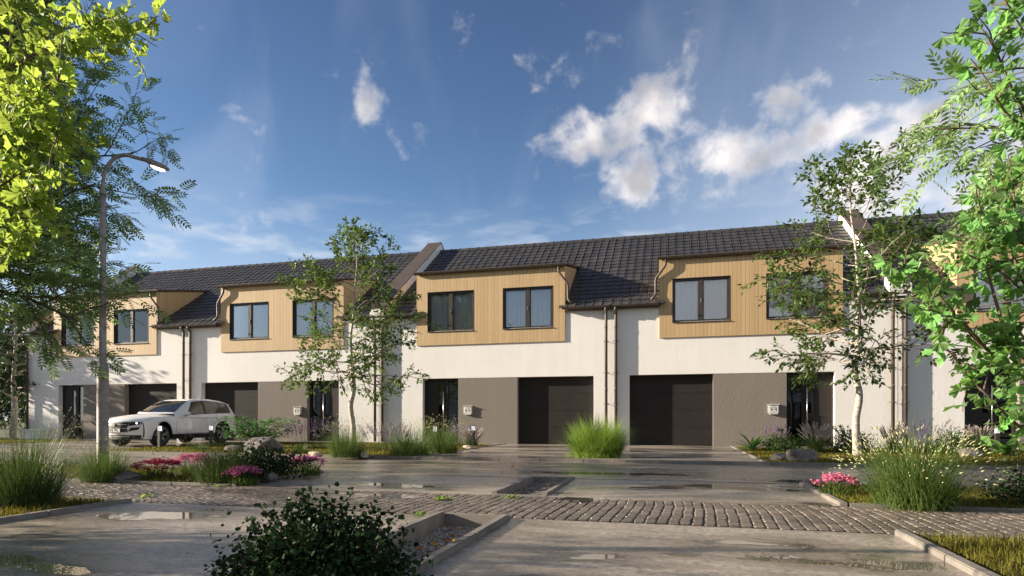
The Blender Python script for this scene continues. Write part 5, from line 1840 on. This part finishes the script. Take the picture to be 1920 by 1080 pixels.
def rock(label, loc, sx, sy, sz, seed, mat='rock', rz=0, group="rocks on the lawns and beds"):
    bm = bmesh.new(); bmesh.ops.create_icosphere(bm, subdivisions=4, radius=1)
    rg = np.random.default_rng(seed)
    planes = [(Vector(nrm(rg.normal(0, 1, 3))), rg.uniform(.55, .85)) for _ in range(13)]
    for v in bm.verts:
        p = v.co.copy()
        for nn, dd in planes:
            k = p.dot(nn)
            if k > dd: p -= nn * (k - dd) * .92
        p *= 1 + .10 * mnoise.noise(p * 2.2 + Vector((seed, 0, 0))) + .04 * mnoise.noise(p * 7 + Vector((0, seed, 0)))
        v.co = Vector((p.x * sx, p.y * sy, p.z * sz))
    o = MB().bm(bm).build("rock", M[mat], None, False)
    o.location = (loc[0], loc[1], sz * .42); o.rotation_euler = (rg.uniform(-.15, .15), rg.uniform(-.15, .15), rz)
    tag(o, label, "rock", group)


rock("larger faceted grey rock of the pair before the pale tree", gp(1500, 866), .36, .26, .24, 1)
rock("smaller dark rock left of the faceted one before the pale tree", gp(1464, 864), .24, .20, .14, 2)
rock("grey and cream rock on the right lawn beside the broad-leaved plant", gp(1822, 859), .34, .26, .20, 3, 'rock', .4)
rock("big grey boulder behind the dark shrub, below the layered shrub", gp(488, 850), .60, .45, .38, 4, 'rock', .5)
rock("flat grey rock left of the big boulder", gp(440, 847), .40, .28, .13, 5)
rock("flat stone at the kerb of the lamp bed, left of the crimson flowers", gp(238, 902), .28, .18, .13, 6)
rock("low brown rock beside the front flower clump of the lamp bed", gp(490, 903), .26, .18, .12, 7)
rock("pale stone at the kerb of the middle lawn, left of the tree grass clump", gp(592, 856), .20, .14, .11, 8, 'pale_rock')
rock("small brown stone at the kerb right of the tree grass clump", gp(681, 857), .14, .12, .10, 9, 'pale_rock')
rock("pale stone at the drive corner under the dark plumed grass", gp(877, 842), .18, .14, .09, 10, 'pale_rock')
# ------------------------------------------------------------------ sun, sky, clouds
SUNV = Vector((1.0, 0.215, -0.295)).normalized()      # direction the light travels
sun = bpy.data.lights.new("sun", 'SUN'); sun.energy = 5.0; sun.angle = R(0.6); sun.color = (1.0, 0.875, 0.71)
so = bpy.data.objects.new("sun", sun); COL.objects.link(so)
so.rotation_euler = SUNV.to_track_quat('-Z', 'Y').to_euler()
so.location = (-40, -10, 20)
elev = math.asin(-SUNV.z)
az = math.atan2(-SUNV.x, -SUNV.y)                     # compass angle from +Y, clockwise

wd = bpy.data.worlds.new("World"); S.world = wd; wd.use_nodes = True
t = NT(wd.node_tree)
bg = wd.node_tree.nodes['Background']
sky = t.node('ShaderNodeTexSky'); sky.sky_type = 'NISHITA'; sky.sun_disc = False
sky.sun_elevation = elev; sky.sun_rotation = az
sky.air_density = 1.0; sky.dust_density = 0.6; sky.ozone_density = 3.0; sky.altitude = 200
dirv = t.node('ShaderNodeTexCoord').outputs['Generated']
sx = t.node('ShaderNodeSeparateXYZ'); t.l.new(dirv, sx.inputs[0])
azm = t.math('ARCTAN2', sx.outputs[0], sx.outputs[1])
el = t.math('ARCSINE', sx.outputs[2])


def px_dir(px, py):
    d = ray(px, py); d = d / np.linalg.norm(d)
    return math.atan2(d[0], d[1]), math.asin(d[2])


CL = [(1150, 235, 95, 75, .9, .5), (1240, 200, 60, 70, .8, -.3), (1220, 325, 85, 60, 1.0, .2), (1400, 285, 95, 60, 1.0, 0), (1460, 205, 70, 55, .8, .3), (1350, 360, 45, 25, .7, 0),
      (1560, 250, 110, 50, .9, .2), (1650, 320, 140, 90, 1.05, 0), (1720, 230, 110, 55, .9, 0), (1620, 180, 60, 30, .4, 0), (690, 188, 36, 44, .62, -.4), (1030, 125, 45, 40, .55, -.5), (1170, 90, 35, 30, .35, 0),
      (1090, 330, 30, 20, .5, 0), (1850, 330, 120, 90, .9, 0)]
acc = None
for px, py, rx, ry, s, rot in CL:
    a0, e0 = px_dir(px, py)
    a1, _ = px_dir(px + rx, py); _, e1 = px_dir(px, py - ry)
    da = t.math('DIVIDE', t.math('SUBTRACT', azm, a0), abs(a1 - a0)); de = t.math('DIVIDE', t.math('SUBTRACT', el, e0), abs(e1 - e0))
    if rot: da = t.math('SUBTRACT', da, t.math('MULTIPLY', de, rot))
    r2 = t.math('ADD', t.math('MULTIPLY', da, da), t.math('MULTIPLY', de, de))
    gse = t.math('MULTIPLY', t.math('EXPONENT', t.math('MULTIPLY', r2, -.74)), s)
    acc = gse if acc is None else t.math('MAXIMUM', acc, gse)
vec = t.node('ShaderNodeCombineXYZ'); t.l.new(azm, vec.inputs[0]); t.l.new(el, vec.inputs[1])
v2 = t.mapping(vec.outputs[0], (1.0, 1.15, 1))
n1 = t.noise(v2, 13.0, 8, 0.55, 0.35)
n2 = t.noise(t.mapping(vec.outputs[0], (1, 1, 1), (.02, .028, 0)), 9.0, 5, 0.5)
n3 = t.noise(v2, 24.0, 6, 0.55, 0.3)
cov = t.ramp(t.math('ADD', t.math('MULTIPLY', acc, .84), t.math('ADD', t.math('MULTIPLY', t.math('SUBTRACT', n1, .5), 1.75), t.math('MULTIPLY', t.math('SUBTRACT', n3, .5), .9))), .22, 1.02)
# thin stratus streaks low over the roofs, and a broken field elsewhere in the sky
thin = t.noise(t.mapping(vec.outputs[0], (1.0, 3.2, 1), (2.2, 0, 0)), 9, 6, .55, .3)
band = t.math('MULTIPLY', t.ramp(el, .14, .22), t.ramp(el, .26, .36, 1, 0))
thinc = t.math('MULTIPLY', t.math('MULTIPLY', t.ramp(thin, .45, .72), band), .55)
rightness = t.ramp(azm, -.25, .60)
lowh = t.math('ADD', t.ramp(el, .02, .36, .62, 0.02), t.math('MULTIPLY', rightness, t.ramp(el, .15, .75, .70, .04)))
wisp = t.math('MULTIPLY', t.ramp(t.noise(t.mapping(vec.outputs[0], (1.6, .8, 1), (5, 1, 0), (0, 0, .7)), 3.2, 5, .5, .6), .52, .8), .12)
rear = t.math('MULTIPLY', t.ramp(sx.outputs[1], .1, -.3), t.math('MULTIPLY', t.ramp(t.noise(dirv, 2.6, 6, .55), .48, .62), t.ramp(el, .02, .2)))
shade = t.ramp(t.math('ADD', t.math('SUBTRACT', n2, .5), t.math('MULTIPLY', cov, .20)), .0, .26)
ccol = t.mix(shade, (8.0, 7.45, 7.1), (3.7, 3.6, 3.75))
skyc = t.mix(1.0, sky.outputs[0], (0.86, 0.95, 1.03), 'MULTIPLY')
skyc = t.mix(1.0, skyc, t.mix(t.ramp(el, .18, .66), (1.08, 1.06, 1.04), (.70, .73, .80)), 'MULTIPLY')
skyc = t.mix(lowh, skyc, (5.3, 5.8, 6.6))
skyc = t.mix(wisp, skyc, (5.2, 5.6, 6.3))
skyc = t.mix(thinc, skyc, (5.4, 5.7, 6.2))
skyc = t.mix(t.math('MULTIPLY', rear, .7), skyc, (6.0, 5.8, 5.6))
skyc = t.mix(cov, skyc, ccol)
t.l.new(skyc, bg.inputs[0])
bg.inputs[1].default_value = 0.06

# ------------------------------------------------------------------ render settings
S.render.engine = 'CYCLES'
S.cycles.use_denoising = True
S.cycles.max_bounces = 8
S.cycles.transparent_max_bounces = 12
S.cycles.sample_clamp_indirect = 6
S.cycles.caustics_reflective = False
S.cycles.caustics_refractive = False
S.view_settings.view_transform = 'Standard'
S.view_settings.look = 'None'
S.view_settings.gamma = 1
S.view_settings.exposure = 1.36
